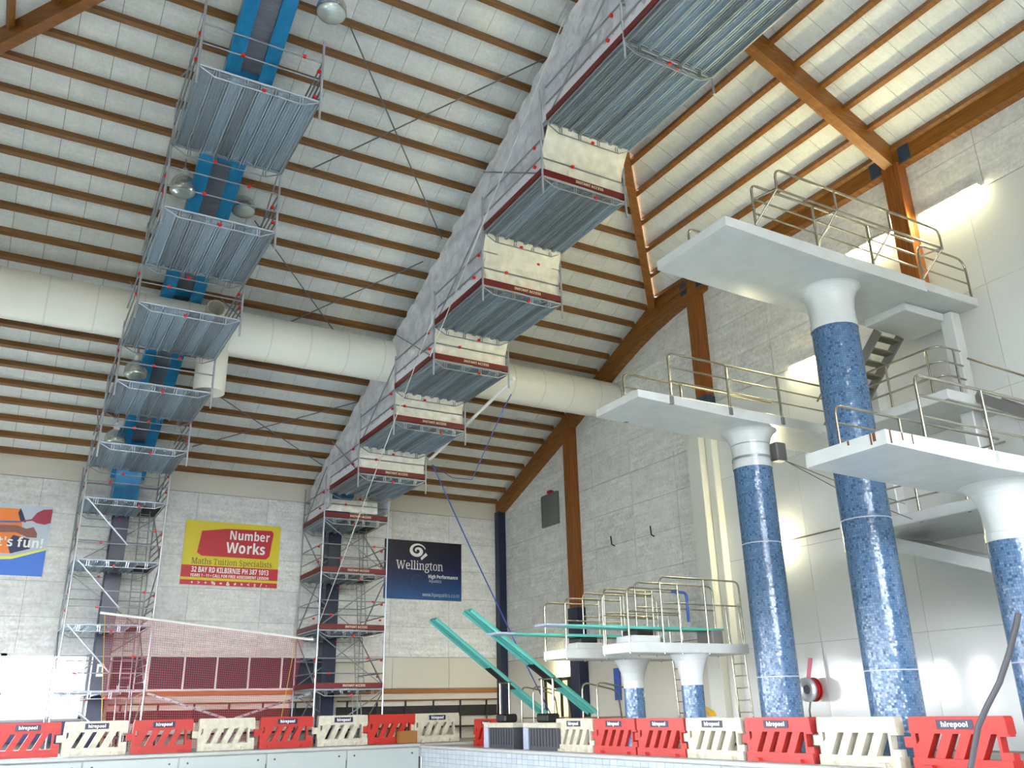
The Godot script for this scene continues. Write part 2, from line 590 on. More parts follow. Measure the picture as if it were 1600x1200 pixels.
# ------------------------------------------------------------------ shell
func build_shell() -> void:
	# floor slab round the pool
	var f := MB.new()
	f.span(Vector3(13.2, -0.4, ZA - 0.3), Vector3(XR + 0.3, 0, -29.6))
	f.span(Vector3(13.2, -0.4, -29.6), Vector3(XR + 0.3, -0.07, ZF + 0.3))
	f.span(Vector3(XL - 0.3, -0.4, ZA - 0.3), Vector3(13.2, 0, -29.6))
	f.span(Vector3(XL - 0.3, -0.4, -29.6), Vector3(-2.6, 0, ZF + 0.3))
	f.span(Vector3(-2.6, -0.4, 9.0), Vector3(13.2, 0, ZF + 0.3))
	struct("floor", f, M.deck_floor)
	# end wall: openings for the windows of the first bay
	var w := MB.new()
	var t := 0.3
	w.span(Vector3(XL - t, 0, ZA - t), Vector3(XR + t, 1.05, ZA))
	w.span(Vector3(XL - t, 3.12, ZA - t), Vector3(XR + t, 10.1, ZA))
	w.span(Vector3(2.85, 1.05, ZA - t), Vector3(XR + t, 3.12, ZA))
	w.span(Vector3(XL - t, 1.05, ZA - t), Vector3(XL + 0.35, 3.12, ZA))
	var wb := struct("wall_back", w, M.wall_backing)
	panels("panel", wb, PackedVector2Array([Vector2(XL, 3.1), Vector2(XR, 3.1), Vector2(XR, 9.0), Vector2(XL, 9.0)]), Vector3(0, 0, ZA), Vector3.RIGHT, Vector3.UP, Vector3.BACK, Vector2(2.633, 1.18), Vector2(XL, 3.1), 0.006, 0.03, [M.wall_wool, M.wall_wool_b])
	var b := MB.new()
	b.span(Vector3(XL, 9.02, ZA), Vector3(XR, 10.05, ZA + 0.02))
	put("top_board", b, M.wall_paint, wb)
	for k in 3:
		b = MB.new()
		b.span(Vector3(11.4 + k * 2.5, 1.92, ZA), Vector3(13.885 + k * 2.5, 3.085, ZA + 0.025))
		put("dado_board", b, M.wall_paint, wb)
	b = MB.new()
	b.span(Vector3(2.9, 0.0, ZA), Vector3(XR, 1.72, ZA + 0.02))
	put("lower_board", b, M.wall_paint, wb)
	# windows of the end wall
	var xs := [-4.35, -1.95, 0.3, 2.85]
	for k in 3:
		var fr := MB.new()
		var x0: float = xs[k]
		var x1: float = xs[k + 1]
		for q in [[x0, x0 + 0.09], [x1 - 0.09, x1]]:
			fr.span(Vector3(q[0], 1.05, ZA - 0.2), Vector3(q[1], 3.12, ZA - 0.08))
		for q in [[1.05, 1.14], [1.80, 1.88], [3.03, 3.12]]:
			fr.span(Vector3(x0, q[0], ZA - 0.2), Vector3(x1, q[1], ZA - 0.08))
		var wn := struct("window_%d" % (k + 1), fr, M.trim_white)
		names["window_%d" % (k + 1)] = 1
		for q in [[1.14, 1.80], [1.88, 3.03]]:
			var p := MB.new()
			p.span(Vector3(x0 + 0.09, q[0], ZA - 0.145), Vector3(x1 - 0.09, q[1], ZA - 0.139))
			put("pane", p, M.glass, wn)
	# closed blinds in the second bay
	var fr2 := MB.new()
	fr2.span(Vector3(3.5, 1.88, ZA), Vector3(10.75, 1.95, ZA + 0.06))
	fr2.span(Vector3(3.5, 3.03, ZA), Vector3(10.75, 3.1, ZA + 0.06))
	for x in [3.5, 4.75, 5.93, 7.06, 8.21, 9.42, 10.69]:
		fr2.span(Vector3(x, 1.9, ZA), Vector3(x + 0.06, 3.1, ZA + 0.07))
	var wn2 := struct("window_4", fr2, M.trim_white)
	var xb := [3.56, 4.75, 5.93, 7.06, 8.21, 9.42, 10.69]
	for k in 6:
		var p := MB.new()
		p.span(Vector3(xb[k] + 0.05, 1.95, ZA + 0.01), Vector3(xb[k + 1] - 0.005, 3.03, ZA + 0.035))
		put("blind", p, M.blind_navy, wn2)
	# side wall on the left, out of the frame, with its long band of windows
	w = MB.new()
	w.span(Vector3(XL - t, 0, ZA - t), Vector3(XL, 1.1, ZF + t))
	w.span(Vector3(XL - t, 3.1, ZA - t), Vector3(XL, 14.75, ZF + t))
	var z := ZA
	var n := 0
	while z < ZF - 0.5:
		w.span(Vector3(XL - t, 1.1, z), Vector3(XL, 3.1, z + 0.3))
		var fr := MB.new()
		var z0 := z + 0.3
		var z1 := z + 2.63
		fr.span(Vector3(XL - 0.2, 1.1, z0), Vector3(XL - 0.1, 1.18, z1))
		fr.span(Vector3(XL - 0.2, 3.02, z0), Vector3(XL - 0.1, 3.1, z1))
		fr.span(Vector3(XL - 0.2, 1.1, z0), Vector3(XL - 0.1, 3.1, z0 + 0.08))
		fr.span(Vector3(XL - 0.2, 1.1, z1 - 0.08), Vector3(XL - 0.1, 3.1, z1))
		var wn3 := struct("window_%d" % (5 + n), fr, M.trim_white)
		var p := MB.new()
		p.span(Vector3(XL - 0.153, 1.18, z0 + 0.08), Vector3(XL - 0.147, 3.02, z1 - 0.08))
		put("pane", p, M.glass, wn3)
		z += 2.633
		n += 1
	w.span(Vector3(XL - t, 1.1, z), Vector3(XL, 3.1, ZF + t))
	struct("wall_left", w, M.wall_paint)
	# wall behind the viewer; its unseen glazing is added to light the roof
	w = MB.new()
	w.prism(PackedVector2Array([Vector2(XL - t, 11.5), Vector2(XR + t, 11.5), Vector2(XR + t, 14.7), Vector2(RIDGE_X, 19.9), Vector2(XL - t, 14.7)]), Vector3(0, 0, ZF), Vector3.RIGHT, Vector3.UP, Vector3(0, 0, t))
	w.span(Vector3(XL - t, 0, ZF), Vector3(XR + t, 3.0, ZF + t))
	var nb := 8
	var bw := (XR - XL - 0.6) / nb
	for k in nb + 1:
		w.span(Vector3(XL + k * bw, 3.0, ZF), Vector3(XL + k * bw + 0.6, 11.5, ZF + t))
	var glazed := 5  # bays opened to bring in added sky light
	w.span(Vector3(XL + glazed * bw + 0.6, 3.0, ZF), Vector3(XR + t, 11.5, ZF + t))
	struct("wall_front", w, M.wall_paint)
	for k in glazed:
		var fr := MB.new()
		var x0 := XL + k * bw + 0.6
		var x1 := XL + (k + 1) * bw
		for y in [3.0, 5.8, 8.6, 11.42]:
			fr.span(Vector3(x0, y, ZF + 0.1), Vector3(x1, y + 0.08, ZF + 0.2))
		for x in [x0, x1 - 0.08]:
			fr.span(Vector3(x, 3.0, ZF + 0.1), Vector3(x + 0.08, 11.5, ZF + 0.2))
		var wn4 := struct("window_%d" % (5 + n + k), fr, M.trim_white)  # unseen window added as fill light for roof and end wall
		for y in [3.08, 5.88, 8.68]:
			var p := MB.new()
			p.span(Vector3(x0 + 0.08, y, ZF + 0.147), Vector3(x1 - 0.08, y + 2.72, ZF + 0.153))
			put("pane", p, M.glass, wn4)
	# long wall on the right; its top follows the roof
	w = MB.new()
	var zk := HIP_Z
	w.prism(PackedVector2Array([Vector2(ZA - t, -0.4), Vector2(ZF + t, -0.4), Vector2(ZF + t, 14.8), Vector2(zk, 14.8), Vector2(ZA - t, 9.95)]), Vector3(XR, 0, 0), Vector3.BACK, Vector3.UP, Vector3(t, 0, 0))
	var wr := struct("wall_right", w, M.wall_backing)
	var dz0 := -30.75
	var dz1 := -28.35
	panels("panel", wr, PackedVector2Array([Vector2(ZA, 2.95), Vector2(-20.0, 2.95), Vector2(-20, 10.22), Vector2(-14.6, 10.22), Vector2(-14.6, 12.56), Vector2(-2, 12.56), Vector2(-2, 14.6), Vector2(zk, 14.6), Vector2(ZA, 9.75)]), Vector3(XR, 0, 0), Vector3.BACK, Vector3.UP, Vector3.LEFT, Vector2(2.42, 1.2), Vector2(ZA, 2.95), 0.006, 0.03, [M.wall_wool, M.wall_wool_b])
	panels("white_board", wr, PackedVector2Array([Vector2(-20.0, -0.07), Vector2(ZF, -0.07), Vector2(ZF, 12.54), Vector2(-14.58, 12.54), Vector2(-14.58, 10.2), Vector2(-20.0, 10.2)]), Vector3(XR, 0, 0), Vector3.BACK, Vector3.UP, Vector3.LEFT, Vector2(3.2, 2.55), Vector2(-20.0, -0.03), 0.004, 0.03, [M.smooth_white, M.smooth_white_b])
	b = MB.new()
	b.prism(PackedVector2Array([Vector2(ZA, 0), Vector2(dz0, 0), Vector2(dz0, 2.12), Vector2(dz1, 2.12), Vector2(dz1, 0), Vector2(-20.0, 0), Vector2(-20.0, 2.93), Vector2(ZA, 2.93)]), Vector3(XR, 0, 0), Vector3.BACK, Vector3.UP, Vector3(-0.03, 0, 0))
	put("lower_board", b, M.wall_paint, wr)
	b = MB.new()
	b.span(Vector3(XR - 0.03, 12.56, -2), Vector3(XR, 14.6, ZF))
	put("upper_board", b, M.wall_paint, wr)
	# white pier that carries the timber post
	var pr := MB.new()
	pr.bevel(Vector3(18.45, 0, -20.75), Vector3(18.97, 9.9, -20.15), 0.02)
	pr.bevel(Vector3(18.7, 0, -20.15), Vector3(18.97, 9.9, -19.85), 0.02)
	struct("trim_1", pr, M.trim_white)
	# glazed door with a lit room behind
	var d := MB.new()
	for q in [dz0, -29.62, -29.1, dz1 - 0.12]:
		d.span(Vector3(XR - 0.08, 0, q), Vector3(XR, 2.12, q + (0.12 if q < -29.5 or q > -29 else 0.35)))
	d.span(Vector3(XR - 0.08, 2.02, dz0), Vector3(XR, 2.14, dz1))
	d.span(Vector3(XR - 0.07, 0, dz0), Vector3(XR, 0.12, dz1))
	var dr := struct("door_1", d, M.black)
	for q in [[dz0 + 0.12, -29.62], [-29.5, -29.1], [-28.75, dz1 - 0.12]]:
		var p := MB.new()
		p.span(Vector3(XR - 0.02, 0.12, q[0]), Vector3(XR - 0.012, 2.02, q[1]))
		put("lit_window_pane", p, M.lit_room, dr)
	# ground outside
	var gd := MB.new()
	gd.span(Vector3(-60, -0.5, -90), Vector3(XL - 0.35, -0.42, 60))
	gd.span(Vector3(XL - 0.35, -0.5, -90), Vector3(50, -0.42, ZA - 0.35))
	var go := put("outside_ground", gd, M.ground_out)
	tag(go, "grey paved ground outside beyond the bright windows", "ground", "", "structure")

# ------------------------------------------------------------------ roof
func build_roof() -> void:
	var up_a := Vector3(0, 1, -SA).normalized()
	var sl_a := Vector3(0, SA, 1).normalized()
	var lift := 0.2
	# hip end
	var oa := Vector3(0, roof_a(ZA), ZA) + up_a * lift
	var k := sqrt(1 + SA * SA)
	var zr := ZA + (EAVE + SB * (XR - RIDGE_X) - 9.7) / SA
	var pa := PackedVector2Array([Vector2(XL, 0), Vector2(XR, 0), Vector2(XR, (HIP_Z - ZA) * k), Vector2(RIDGE_X, (zr - ZA) * k), Vector2(XL, (HIP_Z - ZA) * k)])
	var m := MB.new()
	m.prism(pa, oa + up_a * 0.03, Vector3.RIGHT, sl_a, up_a * 0.25)
	var ca := struct("ceiling", m, M.joint)
	panels("panel", ca, pa, oa + up_a * 0.03, Vector3.RIGHT, sl_a, -up_a, Vector2(0.83, 0.8255 * k), Vector2(XL, 0.17 - 0.8255 * k), 0.006, 0.028, [M.roof_panel, M.roof_panel, M.roof_panel_b])
	var i := 0
	while true:
		var z := -34.0 + 0.8255 * i
		if z > zr - 0.3: break
		var x0 := XL
		var x1 := XR - 0.3
		if z > HIP_Z:
			var q := (EAVE - 9.7 + 0.0)
			var yy := roof_a(z)
			x0 = XL + (yy - EAVE) / SB
			x1 = XR - (yy - EAVE) / SB
			q = x1 - x0
			if q < 0.3: break
		var c := Vector3(0, roof_a(z), z) + sl_a * 0.055 + up_a * 0.1
		m = MB.new()
		m.box(Vector3((x0 + x1) / 2, c.y, c.z), Vector3(x1 - x0, 0.2, 0.13), Basis(Vector3.RIGHT, up_a, sl_a))
		put("purlin", m, M.purlin_wood, ca)
		i += 1
	# long side on the right, then its mirror image on the left
	for side in [1, -1]:
		var up_b := Vector3(side * SB, 1, 0).normalized()
		var sl_b := Vector3(-side, SB, 0).normalized()
		var xe := XR if side == 1 else XL
		var kb := sqrt(1 + SB * SB)
		var ob := Vector3(xe, EAVE, 0) + up_b * lift
		var half := (XR - RIDGE_X) * kb
		var pb := PackedVector2Array([Vector2(HIP_Z, 0), Vector2(ZF, 0), Vector2(ZF, half), Vector2(zr, half)])
		m = MB.new()
		m.prism(pb, ob + up_b * 0.03, Vector3.BACK, sl_b, up_b * 0.25)
		var cb := struct("ceiling", m, M.joint)
		var near := PackedVector2Array([Vector2(HIP_Z, 0), Vector2(-2.0, 0), Vector2(-2.0, half), Vector2(zr, half)])
		panels("panel", cb, near, ob + up_b * 0.03, Vector3.BACK, sl_b, -up_b, Vector2(0.83, 0.83 * kb), Vector2(HIP_Z, -0.48 * kb), 0.006, 0.028, [M.roof_panel, M.roof_panel, M.roof_panel_b], 300)
		m = MB.new()
		m.prism(PackedVector2Array([Vector2(-1.9, 0), Vector2(ZF, 0), Vector2(ZF, half), Vector2(-1.9, half)]), ob + up_b * 0.03, Vector3.BACK, sl_b, up_b * -0.025)
		put("plain_board", m, M.roof_panel, cb)
		for j in 14:
			var dx := 0.35 + 0.83 * j
			var y := EAVE + SB * dx
			var z0 := ZA + (y - 9.7) / SA
			var c := Vector3(xe - side * dx, y, 0) + up_b * 0.1
			if z0 > 10: break
			m = MB.new()
			m.box(Vector3(c.x, c.y, (z0 + ZF) / 2), Vector3(0.13, 0.2, ZF - z0), Basis(sl_b if side == -1 else -sl_b, up_b, Vector3.BACK))
			put("purlin", m, M.beam_wood, cb)
	# hip beams
	var apex := Vector3(RIDGE_X, EAVE + SB * (XR - RIDGE_X), zr)
	for side in [1, -1]:
		var foot := Vector3(XR - 0.25 if side == 1 else XL, EAVE + 0.05, HIP_Z + 0.2)
		m = MB.new()
		m.beam(foot + Vector3(0, -0.06, 0), apex + Vector3(0, -0.06, 0), 0.24, 0.42 if side == 1 else 0.6)
		var o := put("hip_beam", m, M.beam_wood)
		tag(o, "brown timber hip beam running up the roof corner beside the %s" % ("diving towers" if side == 1 else "upper left edge of the picture"), "beam", "hip beams of the roof")

# ------------------------------------------------------------------ pool
func build_pool() -> void:
	var pool := thing("pool_basin", Vector3(5, -2.2, -10), "empty pool basin with white tiled side and panelled end wall", "pool")
	var m := MB.new()
	m.span(Vector3(-2.6, -2.4, -29.6), Vector3(13.2, -2.2, 9.0))
	put("pool_floor", m, M.pool_floor, pool)
	m = MB.new()
	m.span(Vector3(13.2, -2.2, -29.6), Vector3(13.45, -0.14, 9.0))
	put("side_wall", m, M.grout, pool)
	m = MB.new()
	m.span(Vector3(-2.9, -2.2, -29.6), Vector3(-2.6, -0.0, 9.0))
	m.span(Vector3(-2.6, -2.2, 9.0), Vector3(13.2, -0.0, 9.3))
	put("far_side_wall", m, M.tile_white, pool)
	m = MB.new()
	m.span(Vector3(-2.6, -2.2, -29.85), Vector3(13.2, -0.1, -29.62))
	put("end_wall", m, M.joint, pool)
	# coping along the side and the end
	m = MB.new()
	m.bevel(Vector3(13.12, -0.14, -29.6), Vector3(13.5, -0.045, 9.0), 0.02)
	put("coping", m, M.coping, pool)
	m = MB.new()
	m.bevel(Vector3(-2.6, -0.09, -29.9), Vector3(13.12, 0.01, -29.5), 0.02)
	put("coping", m, M.coping, pool)
	# tiles of the side wall, the ones near the coping
	var tb := MB.new()
	tb.bevel(Vector3(-0.02, -0.063, -0.143), Vector3(0, 0.063, 0.143), 0.004)
	var tile := tb.mesh()
	var n := 0
	for row in 4:
		for c in 75:
			var z := -29.4 + 0.297 * c
			place("tile", tile, M.tile_white if rng.randf() < 0.6 else M.tile_white_b, pool, Vector3(13.2, -0.21 - 0.134 * row, z))
			n += 1
	var rest := MB.new()
	for row in range(4, 16):
		for c in 75:
			rest.box(Vector3(13.193, -0.21 - 0.134 * row, -29.4 + 0.297 * c), Vector3(0.014, 0.126, 0.286))
	put("tile_field", rest, M.tile_white, pool).set_meta("kind", "stuff")
	# panels of the end wall with their bolts
	var x := -2.55
	while x < 13.0:
		var x1 := minf(x + 2.6, 13.1)
		m = MB.new()
		m.bevel(Vector3(x + 0.012, -1.3, -29.62), Vector3(x1 - 0.012, -0.12, -29.57), 0.006)
		var p := put("end_panel", m, M.pool_panel, pool)
		for q in [x + 0.25, x1 - 0.25]:
			var bo := MB.new()
			bo.tube([Vector3(q, -0.28, -29.58), Vector3(q, -0.28, -29.55)], 0.03, 8)
			put("bolt", bo, M.grey_box, p)
		x += 2.62

# ------------------------------------------------------------------ steel portals
func build_frames() -> void:
	for f in 2:
		var xc: float = [3.2, 11.1][f]
		var where: String = ["behind the bare scaffold on the left", "behind the plastic-wrapped scaffold"][f]
		var col := MB.new()
		col.bevel(Vector3(xc - 0.28, 0, ZA + 0.03), Vector3(xc + 0.25, 7.95, ZA + 0.6), 0.015)
		var o := thing("steel_column", Vector3(xc, 0, ZA + 0.3), "dark navy steel column on the end wall %s" % where, "column", "navy columns on the end wall")
		put("shaft", col, M.navy_steel, o)
		if f == 0:
			var pl := MB.new()
			pl.span(Vector3(xc - 0.13, 2.35, ZA + 0.6), Vector3(xc + 0.08, 2.75, ZA + 0.61))
			put("paper_notice", pl, M.white, o)
			pl = MB.new()
			pl.span(Vector3(xc - 0.07, 2.45, ZA + 0.61), Vector3(xc + 0.02, 2.66, ZA + 0.613))
			put("notice_print", pl, M.louvre_grey, o)
		# twin blue rafter following the roof
		var b := thing("roof_beam", Vector3(xc, 8, ZA + 0.4), "blue painted twin steel roof beam %s" % where, "beam", "blue roof beams")
		var up_a := Vector3(0, 1, -SA).normalized()
		var z0 := ZA + 0.35
		var z1 := -11.0
		for s in [-1, 1]:
			var fl := MB.new()
			var p := Vector3(xc + s * 0.40, roof_a(z0), z0) - up_a * 0.42
			var q := Vector3(xc + s * 0.40, roof_a(z1), z1) - up_a * 0.42
			fl.beam(p, q, 0.24, 0.70)
			fl.beam(p - up_a * 0.36, q - up_a * 0.36, 0.34, 0.03)
			put("side_girder", fl, M.blue_steel, b)
		var web := MB.new()
		web.beam(Vector3(xc, roof_a(z0), z0) - up_a * 0.35, Vector3(xc, roof_a(z1), z1) - up_a * 0.35, 0.56, 0.04)
		put("web_plate", web, M.web_grey, b)
		var z := z0 + 1.6
		while z < z1:
			var tie := MB.new()
			tie.beam(Vector3(xc - 0.3, roof_a(z), z) - up_a * 0.55, Vector3(xc + 0.3, roof_a(z), z) - up_a * 0.55, 0.16, 0.12, up_a)
			put("cross_tie", tie, M.blue_steel, b)
			z += 2.3
		# foot of the beam coming down onto the column
		var ft := MB.new()
		ft.prism(PackedVector2Array([Vector2(ZA + 0.05, 7.95), Vector2(ZA + 0.75, 7.95), Vector2(ZA + 1.2, 9.3), Vector2(ZA + 0.05, 9.75)]), Vector3(xc - 0.42, 0, 0), Vector3.BACK, Vector3.UP, Vector3(0.84, 0, 0))
		put("foot_box", ft, M.blue_steel, b)
	# corner column
	var cc := MB.new()
	cc.bevel(Vector3(18.62, 0, ZA + 0.03), Vector3(18.97, 9.35, ZA + 0.42), 0.015)
	tag(put("steel_column", cc, M.navy_steel), "dark navy steel column in the corner right of the blue banner", "column", "navy columns on the end wall")
	# thin crossed tie rods under the roof between the two portals
	var up := Vector3(0, 1, -SA).normalized()
	var rods := [[5.2, -16.6, 10.1, -21.65], [5.5, -20.65, 10.28, -15.7], [4.6, -22.6, 9.9, -27.6], [4.6, -28.2, 9.9, -22.6], [5.36, -29.72, 10.19, -32.71], [5.15, -32.48, 10.22, -29.0]]
	var lab := ["upper pair, sinking to the right", "upper pair, rising to the right", "middle pair, sinking to the right", "middle pair, rising to the right", "lowest pair, sinking to the right", "lowest pair, rising to the right"]
	for i in 6:
		var r: Array = rods[i]
		var m := MB.new()
		m.tube([Vector3(r[0], roof_a(r[1]), r[1]) - up * 0.06, Vector3(r[2], roof_a(r[3]), r[3]) - up * 0.06], 0.02, 6)
		tag(put("tie_rod", m, M.stair_grey), "thin grey bracing rod under the roof between scaffolds, %s" % lab[i], "rod", "bracing rods under the roof")

func build_right_wall_timber() -> void:
	# rafter on the wall with its curved knee, then the level plate
	var o := thing("wall_rafter", Vector3(18.85, 9.4, -34), "brown timber rafter with curved knee climbing the right wall", "beam")
	var m := MB.new()
	var low := [Vector2(-34.05, 9.18), Vector2(-33.65, 9.32), Vector2(-28.97, 11.1), Vector2(-25.5, 12.55), Vector2(-24.4, 12.98), Vector2(-23.3, 13.36), Vector2(-22.3, 13.64), Vector2(-21.2, 13.86), Vector2(-20.2, 13.98), Vector2(-19.5, 14.1)]
	var high := [Vector2(-19.5, 14.72), Vector2(-22.3, 14.62), Vector2(-23.0, 14.3), Vector2(-34.05, 9.72)]
	m.prism(PackedVector2Array(low + high), Vector3(18.68, 0, 0), Vector3.BACK, Vector3.UP, Vector3(0.29, 0, 0))
	put("rafter", m, M.beam_wood, o)
	m = MB.new()
	m.beam(Vector3(18.66, 14.28, -22.6), Vector3(18.66, 14.42, -20.2), 0.05, 0.08)
	put("knee_strip", m, M.purlin_wood, o)
	var pl := thing("wall_plate", Vector3(18.85, 14.2, -10), "long level brown timber plate on top of right wall", "beam")
	m = MB.new()
	m.bevel(Vector3(18.7, 14.2, -19.5), Vector3(18.97, 14.74, ZF), 0.01)
	put("plate", m, M.beam_wood, pl)
	for z in [-12.45, -11.55, -20.4, -19.6]:
		m = MB.new()
		m.bevel(Vector3(18.66, 14.22, z - 0.16), Vector3(18.70, 14.7, z + 0.16), 0.008)
		put("steel_shoe", m, M.shoe_steel, pl)
	# posts
	var info := [[-28.0, 2.75, 12.15, "tall brown timber post on the wall left of the springboards"], [-20.0, 10.35, 14.1, "short brown timber post above the 7.5 metre diving platform"], [-12.0, 9.9, 14.3, "brown timber post behind the top diving platform, lit by a lamp"]]
	for q in info:
		var p := thing("timber_post", Vector3(18.8, q[1], q[0]), q[3], "post", "timber posts on the right wall")
		m = MB.new()
		m.bevel(Vector3(18.6, q[1], q[0] - 0.24), Vector3(18.97, q[2], q[0] + 0.24), 0.012)
		put("shaft", m, M.post_wood, p)
		m = MB.new()
		if q[0] < -25:
			m.bevel(Vector3(18.55, 0, q[0] - 0.3), Vector3(18.97, 4.55, q[0] + 0.3), 0.012)
			put("steel_base", m, M.navy_steel, p)
		else:
			m.bevel(Vector3(18.57, q[1] - 0.35, q[0] - 0.27), Vector3(18.97, q[1] + 0.02, q[0] + 0.27), 0.012)
			put("steel_base", m, M.shoe_steel, p)
	# rafters of the long side
	for z in [-12.0, -4.0, 4.0]:
		m = MB.new()
		var a := Vector3(18.72, EAVE + SB * 0.28, z)
		var b := Vector3(RIDGE_X, EAVE + SB * (XR - RIDGE_X), z)
		m.beam(a + Vector3(0, -0.12, 0), b + Vector3(0, -0.12, 0), 0.28, 0.62)
		var r := put("side_rafter", m, M.beam_wood)
		tag(r, ["brown timber rafter meeting the wall above the top diving platform", "brown timber rafter overhead, just above the picture", "brown timber rafter behind the viewer"][int((z + 12) / 8)], "beam", "rafters of the long roof side")

func build_duct() -> void:
	var o := thing("air_duct", Vector3(7, 11.95, -25.3), "large round white air duct running across under the roof", "duct")
	var c := Vector3(0, 11.95, -25.3)
	var m := MB.new()
	var seg := 40
	var r := 0.70
	for k in seg:
		var g0 := TAU * k / seg
		var g1 := TAU * (k + 1) / seg
		var e0 := Vector3(0, cos(g0), sin(g0))
		var e1 := Vector3(0, cos(g1), sin(g1))
		var a: Vector3 = c + e0 * r + Vector3(XL + 0.05, 0, 0)
		var b: Vector3 = c + e1 * r + Vector3(XL + 0.05, 0, 0)
		var L := Vector3(XR - 0.1 - XL, 0, 0)
		m.tri(a, b, b + L, e0, e1, e1)
		m.tri(a, b + L, a + L, e0, e1, e0)
	put("pipe", m, M.duct, o)
	var x := XL + 0.8
	while x < XR - 0.2:
		m = MB.new()
		for k in seg:
			var g0 := TAU * k / seg
			var g1 := TAU * (k + 1) / seg
			var e0 := Vector3(0, cos(g0), sin(g0))
			var e1 := Vector3(0, cos(g1), sin(g1))
			for q in [[-0.025, 0.0, -0.012, 0.014], [-0.012, 0.014, 0.012, 0.014], [0.012, 0.014, 0.025, 0.0]]:
				var a: Vector3 = c + e0 * (r + q[1]) + Vector3(x + q[0], 0, 0)
				var b: Vector3 = c + e1 * (r + q[1]) + Vector3(x + q[0], 0, 0)
				var d: Vector3 = c + e1 * (r + q[3]) + Vector3(x + q[2], 0, 0)
				var e: Vector3 = c + e0 * (r + q[3]) + Vector3(x + q[2], 0, 0)
				m.tri(a, b, d, e0, e1, e1)
				m.tri(a, d, e, e0, e1, e0)
		put("seam_ring", m, M.duct_seam, o)
		x += 1.22
	# stub with an open mouth towards the viewer, beside the left portal
	m = MB.new()
	var sc := Vector3(4.0, 11.98, -24.9)
	for k in 24:
		var g0 := TAU * k / 24
		var g1 := TAU * (k + 1) / 24
		var e0 := Vector3(cos(g0), sin(g0), 0)
		var e1 := Vector3(cos(g1), sin(g1), 0)
		var L := Vector3(0, 0, 1.15)
		m.tri(sc + e0 * 0.25, sc + e1 * 0.25, sc + e1 * 0.25 + L, e0, e1, e1)
		m.tri(sc + e0 * 0.25, sc + e1 * 0.25 + L, sc + e0 * 0.25 + L, e0, e1, e0)
		m.tri(sc + e1 * 0.235, sc + e0 * 0.235, sc + e1 * 0.235 + L, -e1, -e0, -e1)
		m.tri(sc + e0 * 0.235, sc + e0 * 0.235 + L, sc + e1 * 0.235 + L, -e0, -e0, -e1)
		m.quad(sc + L + e0 * 0.235, sc + L + e0 * 0.25, sc + L + e1 * 0.25, sc + L + e1 * 0.235)
	put("stub_pipe", m, M.duct, o)
	m = MB.new()
	m.lathe([Vector2(0.0, 0.0), Vector2(0.45, 0.0), Vector2(0.45, 1.5), Vector2(0.0, 1.5)], Vector3(4.3, 9.95, -25.3), 28)
	put("drop_pipe", m, M.duct, o)

# ------------------------------------------------------------------ diving towers
func bent(pts: Array, rad := 0.16) -> Array:
	# a path with rounded corners
	var out := [pts[0]]
	for i in range(1, pts.size() - 1):
		var p: Vector3 = pts[i]
		var a: Vector3 = (pts[i - 1] - p)
		var b: Vector3 = (pts[i + 1] - p)
		var r := minf(rad, minf(a.length(), b.length()) * 0.45)
		var p0 := p + a.normalized() * r
		var p1 := p + b.normalized() * r
		for k in 5:
			var s := k / 4.0
			out.append(p0.lerp(p, s).lerp(p.lerp(p1, s), s))
	out.append(pts[pts.size() - 1])
	return out

func rail(parent: Node, called: String, pts: Array, r := 0.026, m: Material = null, rad := 0.16) -> void:
	var b := MB.new()
	b.tube(bent(pts, rad), r, 8)
	put(called, b, m if m else M.steel, parent)

func guard(parent: Node, z: float, y: float, x0: float, xs: Array, x1: float, h := 1.05, feet := true) -> void:
	# one side of a platform: hooped top rail, two lower rails, posts
	rail(parent, "hand_rail", [Vector3(x0, y - 0.12, z), Vector3(x0, y + h, z), Vector3(x1, y + h, z)])
	for q in [0.36, 0.70]:
		rail(parent, "lower_rail", [Vector3(x0, y + q * h / 1.05, z), Vector3(x1, y + q * h / 1.05, z)], 0.02)
	for x in xs:
		rail(parent, "post", [Vector3(x, y - 0.15, z), Vector3(x, y + h, z)], 0.03)
	if feet:
		for x in [x0] + xs:
			var b := MB.new()
			b.bevel(Vector3(x - 0.05, y - 0.2, z - 0.05), Vector3(x + 0.05, y - 0.02, z + 0.04), 0.01)
			put("foot_plate", b, M.stair_grey, parent)

func slab_poly(b: MB, x0: float, x1: float, z0: float, z1: float, yb: float, yt: float, e := 0.015) -> void:
	b.bevel(Vector3(x0, yb, z0), Vector3(x1, yt, z1), e)

